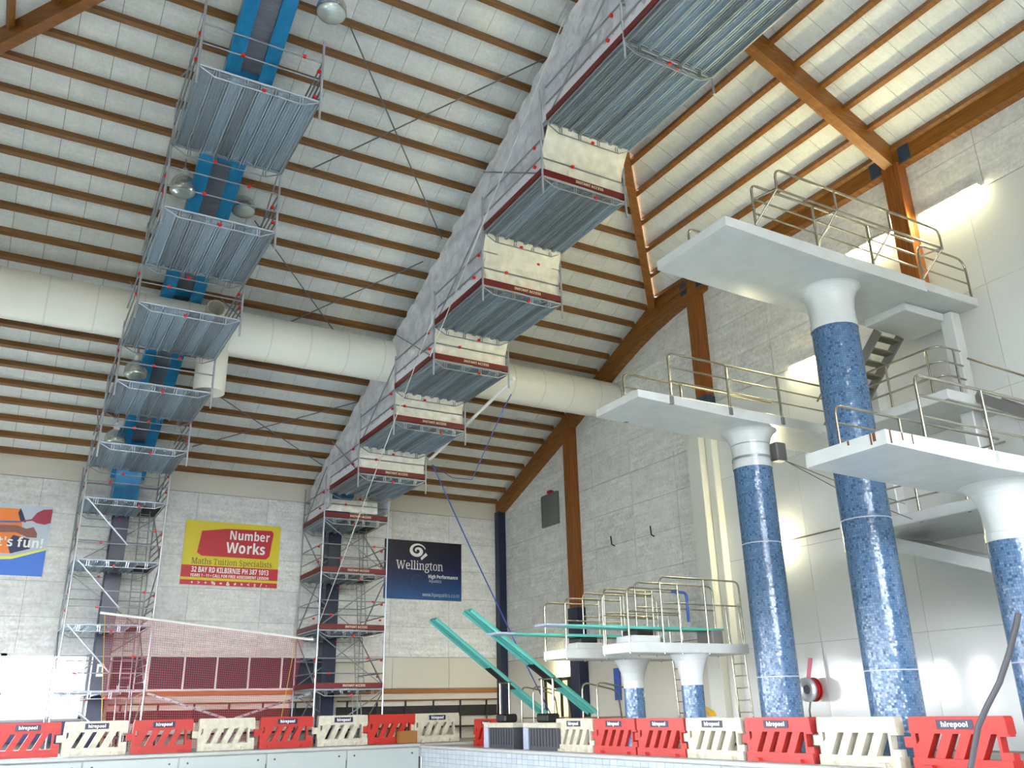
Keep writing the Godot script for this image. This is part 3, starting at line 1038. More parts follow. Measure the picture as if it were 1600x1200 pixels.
func tower(label: String, zc: float, w: float, xt: float, top: float, tip_th: float, x_step: float, xb: float, col_x: float, r: float, tile_top: float, flare_by: float) -> Node3D:
	var o := thing("diving_platform", Vector3(col_x, 0, zc), label, "diving platform", "concrete diving platforms")
	var s := MB.new()
	# underside deepens a little from the tip to the column
	var prof := PackedVector2Array([Vector2(xt, top), Vector2(xt, top - tip_th), Vector2(col_x - 1.4, top - tip_th - 0.07), Vector2(x_step, top - tip_th - 0.07), Vector2(x_step, top)])
	s.prism(prof, Vector3(0, 0, zc - w / 2), Vector3.RIGHT, Vector3.UP, Vector3(0, 0, w))
	put("slab", s, M.concrete_white, o)
	if xb > x_step:
		s = MB.new()
		slab_poly(s, x_step + 0.002, xb, zc - w / 2 + 0.05, zc + w / 2, top - tip_th - 0.02, top - 0.01)
		put("back_slab", s, M.concrete_white, o)
	var c := MB.new()
	c.lathe([Vector2(r, -0.07), Vector2(r, tile_top)], Vector3(col_x, 0, zc), 48, 2.0 if r > 0.4 else 1.0, 1.5)
	var col := put("tiled_column", c, M.mosaic, o)
	for y in [1.55, 4.4]:
		if y < tile_top - 0.5:
			var j := MB.new()
			j.lathe([Vector2(r + 0.002, -0.012), Vector2(r + 0.002, 0.012)], Vector3(col_x, y, zc), 48)
			put("grout_ring", j, M.box_pale, col)
	var under := top - tip_th - 0.06
	var h := under - tile_top
	var prof2 := [Vector2(r + 0.012, tile_top), Vector2(r + 0.012, tile_top + 0.14), Vector2(r - 0.005, tile_top + 0.15), Vector2(r - 0.005, tile_top + h * 0.45)]
	var flare := minf(flare_by, w / 2 - r)
	for k in range(1, 9):
		var a := k / 8.0 * PI / 2
		prof2.append(Vector2(r + flare * (1 - cos(a)), tile_top + h * 0.45 + h * 0.55 * sin(a)))
	c = MB.new()
	c.lathe(prof2, Vector3(col_x, 0, zc), 48)
	put("flared_collar", c, M.concrete_white, o)
	return o

func build_towers() -> void:
	# 10 m
	var t := tower("top white diving platform on the tallest blue tiled column", -11.51, 2.06, 10.83, 9.76, 0.20, 16.74, 18.62, 14.76, 0.48, 8.55, 0.24)
	var zn := -10.55
	guard(t, zn, 9.76, 11.72, [13.45, 15.14], 16.7, 1.0)
	rail(t, "hand_rail", [Vector3(16.8, 9.6, zn), Vector3(16.8, 10.75, zn), Vector3(18.52, 10.75, zn), Vector3(18.52, 9.6, zn)], 0.026, null, 0.3)
	for q in [0.36, 0.7]:
		rail(t, "lower_rail", [Vector3(16.8, 9.76 + q, zn), Vector3(18.52, 9.76 + q, zn)], 0.02)
	# outer tier leaning over the edge
	var zo := -10.12
	rail(t, "outer_rail", [Vector3(11.96, 10.48, zo), Vector3(11.96, 10.95, zo), Vector3(17.05, 10.95, zo), Vector3(17.05, 10.45, zo)], 0.026, null, 0.2)
	rail(t, "outer_rail", [Vector3(11.96, 10.48, zo), Vector3(17.05, 10.48, zo)], 0.024)
	var xo := [11.96, 13.66, 15.33, 17.05]
	var xi := [11.72, 13.45, 15.14, 16.8]
	for k in 4:
		rail(t, "strut", [Vector3(xi[k], 9.85, zn), Vector3(xo[k], 10.48, zo)], 0.024)
		rail(t, "strut", [Vector3(xi[k], 10.42, zn), Vector3(xo[k], 10.48, zo)], 0.022)
		if k in [1, 2]:
			rail(t, "post", [Vector3(xo[k], 10.48, zo), Vector3(xo[k], 10.95, zo)], 0.026)
	guard(t, -12.46, 9.76, 11.72, [13.45, 15.14], 16.7, 1.0)
	# 7.5 m
	t = tower("middle-height white diving platform on the farthest tall blue column", -14.38, 1.53, 10.92, 7.28, 0.17, 16.4, 18.6, 14.76, 0.44, 6.15, 0.26)
	guard(t, -13.62, 7.28, 11.82, [13.51, 15.12], 16.8, 1.0)
	guard(t, -15.08, 7.28, 11.7, [13.4], 16.4, 1.0)
	for y in [6.38, 6.72]:
		var b := MB.new()
		b.lathe([Vector2(0.455, -0.03), Vector2(0.455, 0.03)], Vector3(14.76, y, -14.38), 40)
		put("steel_band", b, M.alloy, t)
	var bk := MB.new()
	bk.bevel(Vector3(15.18, 6.34, -14.2), Vector3(15.5, 6.78, -13.95), 0.03)
	put("band_bracket", bk, M.stair_grey, t)
	# 5 m
	t = tower("lowest white diving platform with rust-stained corner, nearest the viewer", -8.64, 1.52, 10.85, 4.75, 0.22, 16.4, 18.6, 14.76, 0.42, 3.5, 0.34)
	guard(t, -7.92, 4.75, 11.84, [13.53, 15.2], 16.4, 1.05)
	guard(t, -9.34, 4.75, 11.65, [13.3], 16.2, 0.95)
	# rust runs at the corner of the tip
	for q in [[10.846, -8.08, 0.05, 0.13], [10.846, -8.14, 0.02, 0.17], [10.846, -8.55, 0.03, 0.07]]:
		var b := MB.new()
		b.span(Vector3(10.842, 4.745 - q[3], q[1] - q[2] / 2), Vector3(10.85, 4.745, q[1] + q[2] / 2))
		put("rust_stain", b, M.rust, t)
	for q in [[10.95, 0.03, 0.2], [11.22, 0.02, 0.12], [11.45, 0.015, 0.15]]:
		var b := MB.new()
		b.span(Vector3(q[0] - q[1] / 2, 4.745 - q[2], -7.88), Vector3(q[0] + q[1] / 2, 4.745, -7.872))
		put("rust_stain", b, M.rust, t)
	# landings, piers and stairs behind the towers
	var l := thing("stair_landing", Vector3(17.8, 4.75, -10.5), "white concrete stair landings and piers behind the diving columns", "landing")
	var b2 := MB.new()
	slab_poly(b2, 16.9, 18.95, -13.6, -10.6, 7.04, 7.28)
	put("upper_landing", b2, M.concrete_white, l)
	b2 = MB.new()
	slab_poly(b2, 16.4, 18.95, -13.2, -9.45, 4.52, 4.75)
	put("lower_landing", b2, M.concrete_white, l)
	b2 = MB.new()
	slab_poly(b2, 16.76, 18.5, -12.2, -11.1, 9.32, 9.52)
	put("top_landing", b2, M.concrete_white, l)
	for q in [[18.3, -11.05, 4.75, 9.5], [18.3, -13.35, 4.75, 9.25]]:
		b2 = MB.new()
		b2.bevel(Vector3(q[0] - 0.16, q[2], q[1] - 0.16), Vector3(q[0] + 0.16, q[3], q[1] + 0.16), 0.02)
		put("pier", b2, M.concrete_white, l)
	b2 = MB.new()
	b2.prism(PackedVector2Array([Vector2(-12.9, 4.5), Vector2(-9.2, 3.1), Vector2(-9.2, 2.85), Vector2(-13.2, 4.3)]), Vector3(17.4, 0, 0), Vector3.BACK, Vector3.UP, Vector3(1.2, 0, 0))
	put("sloping_soffit", b2, M.concrete_white, l)
	# landing rails
	for y in [0.35, 0.68, 1.03]:
		rail(l, "landing_rail", [Vector3(16.95, 7.28 + y, -13.3), Vector3(16.95, 7.28 + y, -10.65), Vector3(17.75, 7.28 + y, -10.65)], 0.024, null, 0.3)
	for p in [[16.95, -12.0], [16.95, -10.95], [17.5, -10.65]]:
		rail(l, "post", [Vector3(p[0], 7.05, p[1]), Vector3(p[0], 8.3, p[1])], 0.026)
	for y in [0.3, 0.62, 0.95]:
		rail(l, "landing_rail", [Vector3(16.5, 4.75 + y, -12.9), Vector3(16.5, 4.75 + y, -9.4)], 0.02)
	for z in [-12.6, -11.5, -10.4]:
		rail(l, "post", [Vector3(16.5, 4.5, z), Vector3(16.5, 5.7, z)], 0.03)
	# stair flights
	var fl := [[Vector3(17.2, 7.28, -14.28), Vector3(17.2, 9.32, -12.2), "upper", 0.8], [Vector3(17.9, 7.25, -10.6), Vector3(17.9, 4.8, -7.2), "lower", 0.9]]
	for f in fl:
		var s := thing("stair_flight", f[0], "olive %s steel stair flight with open treads behind the towers" % f[2], "stairs", "stair flights of the diving towers")
		var dirv: Vector3 = f[1] - f[0]
		for k in [0.0, f[3]]:
			b2 = MB.new()
			b2.beam(f[0] + Vector3(k, 0, 0), f[1] + Vector3(k, 0, 0), 0.06, 0.22)
			put("stringer", b2, M.stair_grey, s)
		for i in 9:
			b2 = MB.new()
			var p: Vector3 = f[0] + dirv * ((i + 0.5) / 9.0)
			b2.bevel(p + Vector3(0.02, -0.03, -0.12), p + Vector3(f[3] - 0.02, 0.02, 0.12), 0.008)
			put("tread", b2, M.stair_olive, s)
		rail(s, "hand_rail", [f[0] + Vector3(0, 0.9, 0), f[1] + Vector3(0, 0.9, 0)], 0.024)
	# slack wires from the banded column to the wall side
	for k in 2:
		b2 = MB.new()
		var a := Vector3(15.45, 6.35, -14.0)
		var e: Vector3 = [Vector3(16.2, 4.9, -11.6), Vector3(16.2, 4.55, -11.5)][k]
		b2.tube([a, a.lerp(e, 0.5) + Vector3(0, -0.06 - 0.05 * k, 0), e], 0.012, 5)
		tag(put("wire", b2, M.stair_grey), "thin dark wire from banded blue column, %s of two" % ["upper", "lower"][k], "wire", "wires from the banded column")

# ------------------------------------------------------------------ springboards
func build_springboards() -> void:
	for k in 2:
		var zc: float = [-18.5, -16.3][k]
		var xt: float = [11.7, 11.9][k]
		var which: String = ["farther", "nearer"][k]
		var o := thing("springboard_tower", Vector3(14, 0, zc), "%s small concrete springboard tower with low blue tiled column" % which, "springboard tower", "three metre springboard towers")
		var b := MB.new()
		slab_poly(b, xt, 15.4, zc - 0.5, zc + 0.5, 2.12, 2.34)
		put("slab", b, M.concrete_white, o)
		var c := MB.new()
		c.lathe([Vector2(0.25, -0.07), Vector2(0.25, 1.45)], Vector3(14, 0, zc), 32, 1.0, 1.5)
		put("tiled_column", c, M.mosaic, o)
		c = MB.new()
		c.lathe([Vector2(0.25, 1.45), Vector2(0.26, 1.62), Vector2(0.30, 1.8), Vector2(0.37, 1.98), Vector2(0.46, 2.12)], Vector3(14, 0, zc), 32)
		put("flared_collar", c, M.concrete_white, o)
		for s in [-1, 1]:
			var z: float = zc + s * 0.47
			rail(o, "hand_rail", [Vector3(xt + 0.05, 2.1, z), Vector3(xt + 0.05, 3.5, z), Vector3(13.4, 3.5, z), Vector3(13.42, 3.5, z)], 0.022)
			rail(o, "hand_rail", [Vector3(12.9, 2.1, z), Vector3(12.9, 3.78, z), Vector3(15.3, 3.78, z), Vector3(15.3, 2.1, z)], 0.022)
			rail(o, "lower_rail", [Vector3(xt + 0.05, 2.98, z), Vector3(13.4, 2.98, z)], 0.018)
			rail(o, "lower_rail", [Vector3(12.9, 3.2, z), Vector3(15.3, 3.2, z)], 0.018)
			for x in [13.4, 14.2]:
				rail(o, "post", [Vector3(x, 2.1, z), Vector3(x, 3.6 if x < 14 else 3.78, z)], 0.022)
		b = MB.new()
		b.bevel(Vector3(12.15, 2.34, zc - 0.3), Vector3(12.95, 2.5, zc + 0.3), 0.02)
		put("fulcrum_block", b, M.concrete_white, o)
		b = MB.new()
		b.bevel(Vector3(12.3, 2.5, zc - 0.26), Vector3(12.8, 2.62, zc + 0.26), 0.02)
		put("fulcrum_roller", b, M.black, o)
		b = MB.new()
		b.bevel(Vector3(14.5, 2.34, zc - 0.28), Vector3(14.85, 2.66, zc + 0.28), 0.03)
		put("anchor_hinge", b, M.stair_grey, o)
		var sb := thing("springboard", Vector3(12.4, 2.65, zc), "level green springboard on the %s small diving tower" % which, "springboard", "level springboards")
		b = MB.new()
		b.prism(PackedVector2Array([Vector2(10.0, 2.69), Vector2(10.0, 2.665), Vector2(12.5, 2.635), Vector2(14.9, 2.65), Vector2(14.9, 2.70), Vector2(12.5, 2.70)]), Vector3(0, 0, zc - 0.25), Vector3.RIGHT, Vector3.UP, Vector3(0, 0, 0.5))
		put("board", b, M.board_green, sb)
		b = MB.new()
		b.bevel(Vector3(9.98, 2.655, zc - 0.255), Vector3(10.45, 2.7, zc + 0.255), 0.008)
		put("tip_cap", b, M.box_pale, sb)
		# ladder behind
		var ld := thing("ladder", Vector3(15.35, 0, zc), "steel ladder at the back of the %s small diving tower" % which, "ladder", "ladders of the springboard towers")
		for s in [-0.22, 0.22]:
			rail(ld, "stile", [Vector3(15.6, -0.07, zc + s), Vector3(15.45, 3.3, zc + s)], 0.022)
		for i in 8:
			rail(ld, "rung", [Vector3(15.58 - 0.012 * i, 0.3 + 0.27 * i, zc - 0.22), Vector3(15.58 - 0.012 * i, 0.3 + 0.27 * i, zc + 0.22)], 0.014)
	# handles
	var hd := MB.new()
	hd.tube(bent([Vector3(14.0, 3.6, -16.75), Vector3(14.45, 3.6, -16.75), Vector3(14.45, 2.9, -16.75)], 0.1), 0.035, 8)
	tag(put("foam_sleeve", hd, M.rope_blue), "blue foam sleeve on the springboard tower rail", "sleeve")
	# the two low boards swung up on their stands
	var bd := [[16.0, 0.92, -26.1, 12.0, 3.78, 14.55, "left"], [15.5, 0.9, -22.5, 11.4, 3.67, 13.95, "right"]]
	for q in bd:
		var o := thing("tilted_springboard", Vector3(q[0], q[1], q[2]), "green springboard tilted steeply up, %s of the two" % q[6], "springboard", "tilted low springboards")
		var a := Vector3(q[0], q[1], q[2])
		var e := Vector3(q[3], q[4], q[2])
		var d := (e - a).normalized()
		var nrm := Vector3(0, 0, 1).cross(d).normalized()
		if nrm.y < 0: nrm = -nrm
		var b := MB.new()
		b.beam(a, e, 0.5, 0.05, nrm)
		put("board", b, M.board_green, o)
		for s in [-0.235, 0.235]:
			b = MB.new()
			b.beam(a + Vector3(0, 0, s) - nrm * 0.05, e + Vector3(0, 0, s) - nrm * 0.05, 0.03, 0.07, nrm)
			put("edge_rib", b, M.board_grip, o)
		b = MB.new()
		b.beam(a - nrm * 0.04, e - nrm * 0.04, 0.05, 0.05, nrm)
		put("middle_rib", b, M.board_grip, o)
		for s in [-0.12, 0.12]:
			b = MB.new()
			b.beam(a + d * 1.35 - nrm * 0.075 + Vector3(0, 0, s), a + d * 2.45 - nrm * 0.075 + Vector3(0, 0, s), 0.2, 0.03, nrm)
			put("wear_pad", b, M.black, o)
		var st := thing("springboard_stand", Vector3(q[5], 0, q[2]), "steel stand and rails under the %s tilted springboard" % q[6], "stand", "stands of the tilted boards")
		var yb: float = lerpf(q[1], q[4], (q[0] - q[5]) / (q[0] - q[3])) - 0.12
		for s in [-0.3, 0.3]:
			rail(st, "post", [Vector3(q[5], -0.07, q[2] + s), Vector3(q[5], yb, q[2] + s)], 0.035)
		rail(st, "cross_bar", [Vector3(q[5], yb, q[2] - 0.45), Vector3(q[5], yb, q[2] + 0.45)], 0.03)
		for s in [-0.38, 0.38]:
			rail(st, "side_rail", [Vector3(15.4, -0.07, q[2] + s), Vector3(15.4, 1.75, q[2] + s), Vector3(16.7, 1.5, q[2] + s), Vector3(16.9, -0.07, q[2] + s)], 0.026, null, 0.25)
			rail(st, "side_rail", [Vector3(15.4, 0.75, q[2] + s), Vector3(16.8, 0.75, q[2] + s)], 0.02)

# ------------------------------------------------------------------ scaffolds
func truss(b: MB, x0: float, x1: float, y: float, z: float) -> void:
	b.tube([Vector3(x0, y, z), Vector3(x1, y, z)], 0.022, 7)
	b.tube([Vector3(x0, y - 0.02, z), Vector3(x0 + 0.35, y - 0.2, z), Vector3(x1 - 0.35, y - 0.2, z), Vector3(x1, y - 0.02, z)], 0.015, 6)
	for k in 4:
		var x := lerpf(x0 + 0.4, x1 - 0.4, k / 3.0)
		b.box(Vector3(x - 0.03, y - 0.1, z), Vector3(0.015, 0.17, 0.02))
		b.box(Vector3(x + 0.03, y - 0.1, z), Vector3(0.015, 0.17, 0.02))

func scaffold(o: Node3D, x0: float, x1: float, steps: Array, toe: bool) -> void:
	var zf := -31.0
	var zb := -33.55
	var levels := [1.83, 3.82, 5.83, 7.83]
	var decks := []
	for y in levels:
		decks.append([y, zf, zb, true])
	for s in steps:
		decks.append([s[0], s[1], s[2], false])
	var nw := 8
	var pw := (x1 - x0 - 0.06) / nw
	var clipb := MB.new()
	clipb.bevel(Vector3(-0.04, -0.035, -0.035), Vector3(0.04, 0.035, 0.035), 0.01)
	var clip := clipb.mesh()
	var planks := {}
	var letters := words("INSTANT ACCESS", 0.105, "Droid Sans", 700)
	for i in decks.size():
		var d: Array = decks[i]
		var y: float = d[0]
		var f: float = d[1]
		var bk: float = d[2]
		var L := f - bk - 0.08
		var key := snappedf(L, 0.01)
		if not planks.has(key):
			var pb := MB.new()
			pb.box(Vector3(0, 0.0, 0), Vector3(pw - 0.024, 0.02, L))
			for s in [-1, 1]:
				pb.box(Vector3(s * (pw / 2 - 0.026), -0.055, 0), Vector3(0.028, 0.1, L))
			for s in [-1, 0, 1]:
				pb.box(Vector3(s * pw * 0.2, -0.024, 0), Vector3(0.018, 0.03, L))
			for s in [-1, 1]:
				pb.box(Vector3(0, -0.03, s * (L / 2 - 0.03)), Vector3(pw - 0.02, 0.05, 0.03))
			planks[key] = pb.mesh()
		var dk := group_node("deck", o)
		for k in nw:
			var tower_hatch: bool = d[3] and k >= 6
			if tower_hatch: continue
			place("plank", planks[key], M.deck_zinc if rng.randf() < 0.55 else M.deck_zinc_b, dk, Vector3(x0 + 0.03 + pw * (k + 0.5), y, (f + bk) / 2))
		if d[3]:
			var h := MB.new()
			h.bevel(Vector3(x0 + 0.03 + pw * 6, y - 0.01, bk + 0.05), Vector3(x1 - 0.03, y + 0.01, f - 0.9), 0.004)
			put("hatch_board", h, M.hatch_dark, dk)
			h = MB.new()
			h.bevel(Vector3(x0 + 0.03 + pw * 6, y - 0.01, f - 0.88), Vector3(x1 - 0.03, y + 0.01, f - 0.04), 0.004)
			put("plank", h, M.deck_zinc, dk)
		for z in [f, bk]:
			var tb := MB.new()
			truss(tb, x0, x1, y - 0.03, z)
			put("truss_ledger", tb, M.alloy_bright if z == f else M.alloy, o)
		# guard rails
		for h in [0.27, 0.52, 0.77, 1.02]:
			if h in [0.52, 1.02]:
				rail(o, "guard_rail", [Vector3(x0, y + h, f), Vector3(x1, y + h, f)], 0.02, M.alloy)
			for x in [x0, x1]:
				if h in [0.27, 0.77] and (toe or x == x0): continue
				rail(o, "guard_rail", [Vector3(x, y + h, f), Vector3(x, y + h, bk)], 0.022, M.alloy)
		if d[3]:
			rail(o, "guard_rail", [Vector3(x0, y + 1.02, bk), Vector3(x1, y + 1.02, bk)], 0.022, M.alloy)
		for x in [x0, x1]:
			rail(o, "side_ledger", [Vector3(x, y - 0.03, f), Vector3(x, y - 0.03, bk)], 0.026, M.alloy)
		# brace in the side frames
		for x in [x0, x1]:
			if i % 2 == 0:
				rail(o, "brace", [Vector3(x, y + 0.05, f), Vector3(x, y + 1.9, bk)], 0.02, M.alloy)
			else:
				rail(o, "brace", [Vector3(x, y + 1.9, f), Vector3(x, y + 0.05, bk)], 0.02, M.alloy)
		for q in [[0.25, 0.52, f], [0.82, 1.02, f], [0.55, -0.2, f], [0.5, -0.2, bk]]:
			place("red_clip", clip, M.clip_red, o, Vector3(lerpf(x0, x1, clampf(q[0] + rng.randf_range(-0.12, 0.12), 0.05, 0.95)), y + q[1], q[2] + 0.02))
		for x in [x0, x1]:
			for h in [0.5, 1.05]:
				place("red_clip", clip, M.clip_red, o, Vector3(x, y + h - 0.08, f - rng.randf_range(0.1, 0.6)))
		if toe:
			var tb := MB.new()
			tb.bevel(Vector3(x0 + 0.02, y + 0.02, f - 0.01), Vector3(x1 - 0.02, y + 0.2, f + 0.02), 0.005)
			var t1 := put("toe_board", tb, M.toe_red, o)
			var lt := place("lettering", letters, M.print_pale, t1, Vector3((x0 + x1) / 2 + 0.15, y + 0.11, f + 0.022))
			lt.rotation = Vector3.ZERO
			for x in [x0, x1]:
				tb = MB.new()
				tb.bevel(Vector3(x - 0.02, y + 0.02, bk), Vector3(x + 0.01, y + 0.2, f), 0.005)
				put("toe_board", tb, M.toe_red, o)
	# uprights of the tower
	for x in [x0, x1]:
		for z in [zf, zb]:
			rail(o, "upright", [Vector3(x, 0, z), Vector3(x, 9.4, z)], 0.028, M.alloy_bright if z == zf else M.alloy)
			var bp := MB.new()
			bp.bevel(Vector3(x - 0.08, 0, z - 0.08), Vector3(x + 0.08, 0.03, z + 0.08), 0.005)
			put("base_plate", bp, M.alloy, o)
	# uprights of the steps
	for i in range(4, decks.size()):
		var y: float = decks[i][0]
		var topy: float = (decks[i + 1][0] + 1.15) if i + 1 < decks.size() else y + 1.6
		for x in [x0, x1]:
			rail(o, "upright", [Vector3(x, y - 0.5, decks[i][1] + 0.03), Vector3(x, topy, decks[i][1] + 0.03)], 0.028, M.alloy_bright)
	# face braces and ladders of the tower
	var ys := [0.1] + levels
	for i in 4:
		var a: float = ys[i]
		var e: float = ys[i + 1]
		rail(o, "brace", [Vector3(x0 if i % 2 else x1, a + 0.1, zb), Vector3(x1 if i % 2 else x0, e - 0.1, zb)], 0.02, M.alloy)
		if toe:
			rail(o, "brace", [Vector3(x1, a + 0.1, zf), Vector3(x0 + 0.02, e - 0.15, zf)] if i % 2 else [Vector3(x0, a + 0.1, zf), Vector3(x1, e - 0.1, zf)], 0.02, M.alloy)
		else:
			rail(o, "brace", [Vector3(x0 + 0.1, e - 0.05, zf), Vector3(x0 + 1.5, a + 0.5, zf)], 0.024, M.alloy_bright)
		for x in [x0, x1]:
			rail(o, "brace", [Vector3(x, a + 0.1, zf if i % 2 else zb), Vector3(x, e - 0.1, zb if i % 2 else zf)], 0.02, M.alloy)
		var ld := group_node("ladder", o)
		var lx := x1 - 0.62
		for s in [0.0, 0.32]:
			rail(ld, "stile", [Vector3(lx + s, a, zf - 1.1), Vector3(lx + s, e + 0.2, zf - 1.55)], 0.018, M.alloy)
		for k in 7:
			var fq := (k + 0.5) / 7.0
			rail(ld, "rung", [Vector3(lx, lerpf(a, e, fq), lerpf(zf - 1.1, zf - 1.55, fq)), Vector3(lx + 0.32, lerpf(a, e, fq), lerpf(zf - 1.1, zf - 1.55, fq))], 0.012, M.alloy)

func build_scaffold_left() -> void:
	var o := thing("scaffold", Vector3(3.05, 0, -31), "bare stepped aluminium scaffold climbing under roof left of yellow banner", "scaffold", "stepped scaffolds")
	var steps := [[8.85, -27.9, -30.9], [9.8, -24.8, -27.8], [10.84, -21.7, -24.75], [11.88, -18.6, -21.65], [13.5, -15.5, -18.55]]
	scaffold(o, 1.75, 4.3, steps, false)

func sheet(called: String, label: String, poly_fn: Callable, nu: int, nv: int, seed_: int, amp: float, axis: Vector3, m: Material = null) -> void:
	var f := FastNoiseLite.new()
	f.seed = seed_
	f.frequency = 0.8
	f.fractal_octaves = 3
	var b := MB.new()
	var pts := []
	for i in nu + 1:
		var row := []
		for j in nv + 1:
			var p: Vector3 = poly_fn.call(float(i) / nu, float(j) / nv)
			row.append(p + axis * f.get_noise_3d(p.x * 2.0, p.y * 2.0, p.z * 2.0) * amp)
		pts.append(row)
	for i in nu:
		for j in nv:
			var a: Vector3 = pts[i][j]
			var c: Vector3 = pts[i + 1][j + 1]
			var n1: Vector3 = (pts[i + 1][j] - a).cross(pts[i][j + 1] - a).normalized()
			b.tri(a, pts[i + 1][j], c, n1, n1, n1)
			b.tri(a, c, pts[i][j + 1], n1, n1, n1)
	var sh := put(called, b, m if m else M.plastic)
	tag(sh, label, "plastic sheet", "plastic sheets on the right scaffold")
	if m == null and label.contains("left"):
		# the loose bottom hem, folded double
		b = MB.new()
		for i in 30:
			var q := []
			for k in [0, 1]:
				var p: Vector3 = poly_fn.call((i + k) / 30.0, 0.0)
				var up := 0.42 + 0.25 * f.get_noise_2d(p.z * 5.0, 3.0)
				q.append([p + Vector3(-0.07, 0.0, 0), p + Vector3(-0.05 + 0.05 * f.get_noise_2d(p.z * 9.0, 8.0), up, 0)])
			b.quad(q[0][0], q[1][0], q[1][1], q[0][1])
		put("folded_hem", b, M.plastic_hem, sh)

func build_scaffold_right() -> void:
	var o := thing("scaffold", Vector3(11.05, 0, -31), "stepped scaffold with red toe boards, wrapped in plastic above", "scaffold", "stepped scaffolds")
	var steps := [[8.68, -27.55, -30.5], [9.63, -24.45, -27.45], [10.64, -21.5, -24.42], [11.66, -18.42, -21.4], [13.2, -15.27, -18.28], [14.56, -11.8, -14.95], [14.57, -8.6, -11.75]]
	scaffold(o, 9.8, 12.3, steps, true)
	var nth := ["lowest", "second", "third", "fourth", "fifth", "sixth", "topmost"]
	for i in steps.size():
		var s: Array = steps[i]
		var y0: float = s[0] + 0.12
		var zf: float = s[1]
		var zb: float = s[2] - (0.4 if i > 0 else 2.6)
		for side in [0, 1]:
			var x := 9.9 if side == 0 else 12.22
			sheet("plastic_sheet", "pale plastic sheet along the %s side of the %s scaffold step" % [["left", "right"][side], nth[i]],
				func(u: float, v: float) -> Vector3:
					var z := lerpf(zb, zf, u)
					var yt := minf(9.33 + 0.392 * (z + 33.2), roof_a(z) - 0.35)
					if side == 1: yt = minf(yt, y0 + 0.9)
					var yb := y0
					if i == 0 and z < -30.6: yb = lerpf(8.0, 8.35, u)
					return Vector3(x - (0.03 * v if side == 0 else -0.02), lerpf(yb, yt, v), z), 30, 18, 10 + i, 0.10, Vector3.RIGHT)
		if i + 1 < steps.size() - 1:
			var y2: float = steps[i + 1][0] - 0.02
			var z2: float = steps[i + 1][2] + 0.03
			sheet("plastic_sheet", "plastic sheet with lamp warmth painted in, closing the riser above the %s scaffold step" % nth[i],
				func(u: float, v: float) -> Vector3: return Vector3(lerpf(9.83, 12.25, u), lerpf(y0 + 0.1, y2, v), lerpf(zf - 0.06, z2, v * v)), 12, 5, 40 + i, 0.05, Vector3.BACK, M.plastic_lamplit)
	sheet("plastic_sheet", "plastic sheet with lamp warmth painted in, on tower just under the lowest scaffold step",
		func(u: float, v: float) -> Vector3: return Vector3(lerpf(9.85, 11.9, u), lerpf(8.1, 8.55, v), -31.1), 10, 4, 61, 0.05, Vector3.BACK, M.plastic_lamplit)
	# long white pole and blue ropes off the right side
	var b := MB.new()
	b.tube([Vector3(12.42, 10.42, -21.35), Vector3(12.42, 9.42, -27.44)], 0.055, 10)
	tag(put("pole", b, M.white), "shiny white metal pole slung along the wrapped scaffold's right side", "pole")
	b = MB.new()
	var a := Vector3(12.45, 9.2, -27.3)
	var e := Vector3(16.9, 0.2, -26.5)
	b.tube([a, a.lerp(e, 0.3) + Vector3(0, -0.12, 0), a.lerp(e, 0.7) + Vector3(0, -0.12, 0), e], 0.022, 6)
	tag(put("rope", b, M.rope_blue), "long blue rope slanting from scaffold down to the springboards", "rope")
	b = MB.new()
	b.tube([Vector3(12.45, 10.0, -21.6), Vector3(12.42, 9.64, -22.08), Vector3(12.45, 7.95, -24.25)], 0.015, 6)
	b.tube([Vector3(12.45, 7.95, -24.25), Vector3(12.45, 8.35, -25.7), Vector3(12.45, 9.19, -27.3)], 0.015, 6)
	tag(put("rope", b, M.rope_blue), "loose blue rope loop hanging under the white metal pole", "rope")
	# thin pale guy lines down the left face
	for k in 2:
		b = MB.new()
		var p: Vector3 = [Vector3(9.5, 16.5, -13.5), Vector3(9.45, 12.0, -20.3)][k]
		var q: Vector3 = [Vector3(9.6, 10.6, -21.3), Vector3(9.75, 3.9, -30.9)][k]
		b.tube([p, q], 0.014, 5)
		tag(put("guy_line", b, M.rope_white), "thin pale line down the wrapped scaffold's left face, %s one" % ["upper", "lower"][k], "line", "guy lines")

# ------------------------------------------------------------------ banners
func flat(parent: Node, called: String, m: Material, pts: Array, o: Vector3, s: Vector2, layer: float) -> MeshInstance3D:
	var poly := PackedVector2Array()
	for p in pts:
		poly.append(Vector2(p[0] * s.x, (1.0 - p[1]) * s.y))
	var b := MB.new()
	b.prism(poly, o + Vector3(0, 0, 0.012 + 0.003 * layer), Vector3.RIGHT, Vector3.UP, Vector3(0, 0, 0.003))
	return put(called, b, m, parent)

func label_at(parent: Node, s: String, size: float, at: Vector3, m: Material, weight := 400, italic := false, font := "Droid Sans", squeeze := 1.0) -> void:
	var o := put("lettering", words(s, size, font, weight, italic, 0.004), m, parent)
	o.position += at
	o.scale = Vector3(squeeze, 1, 1)

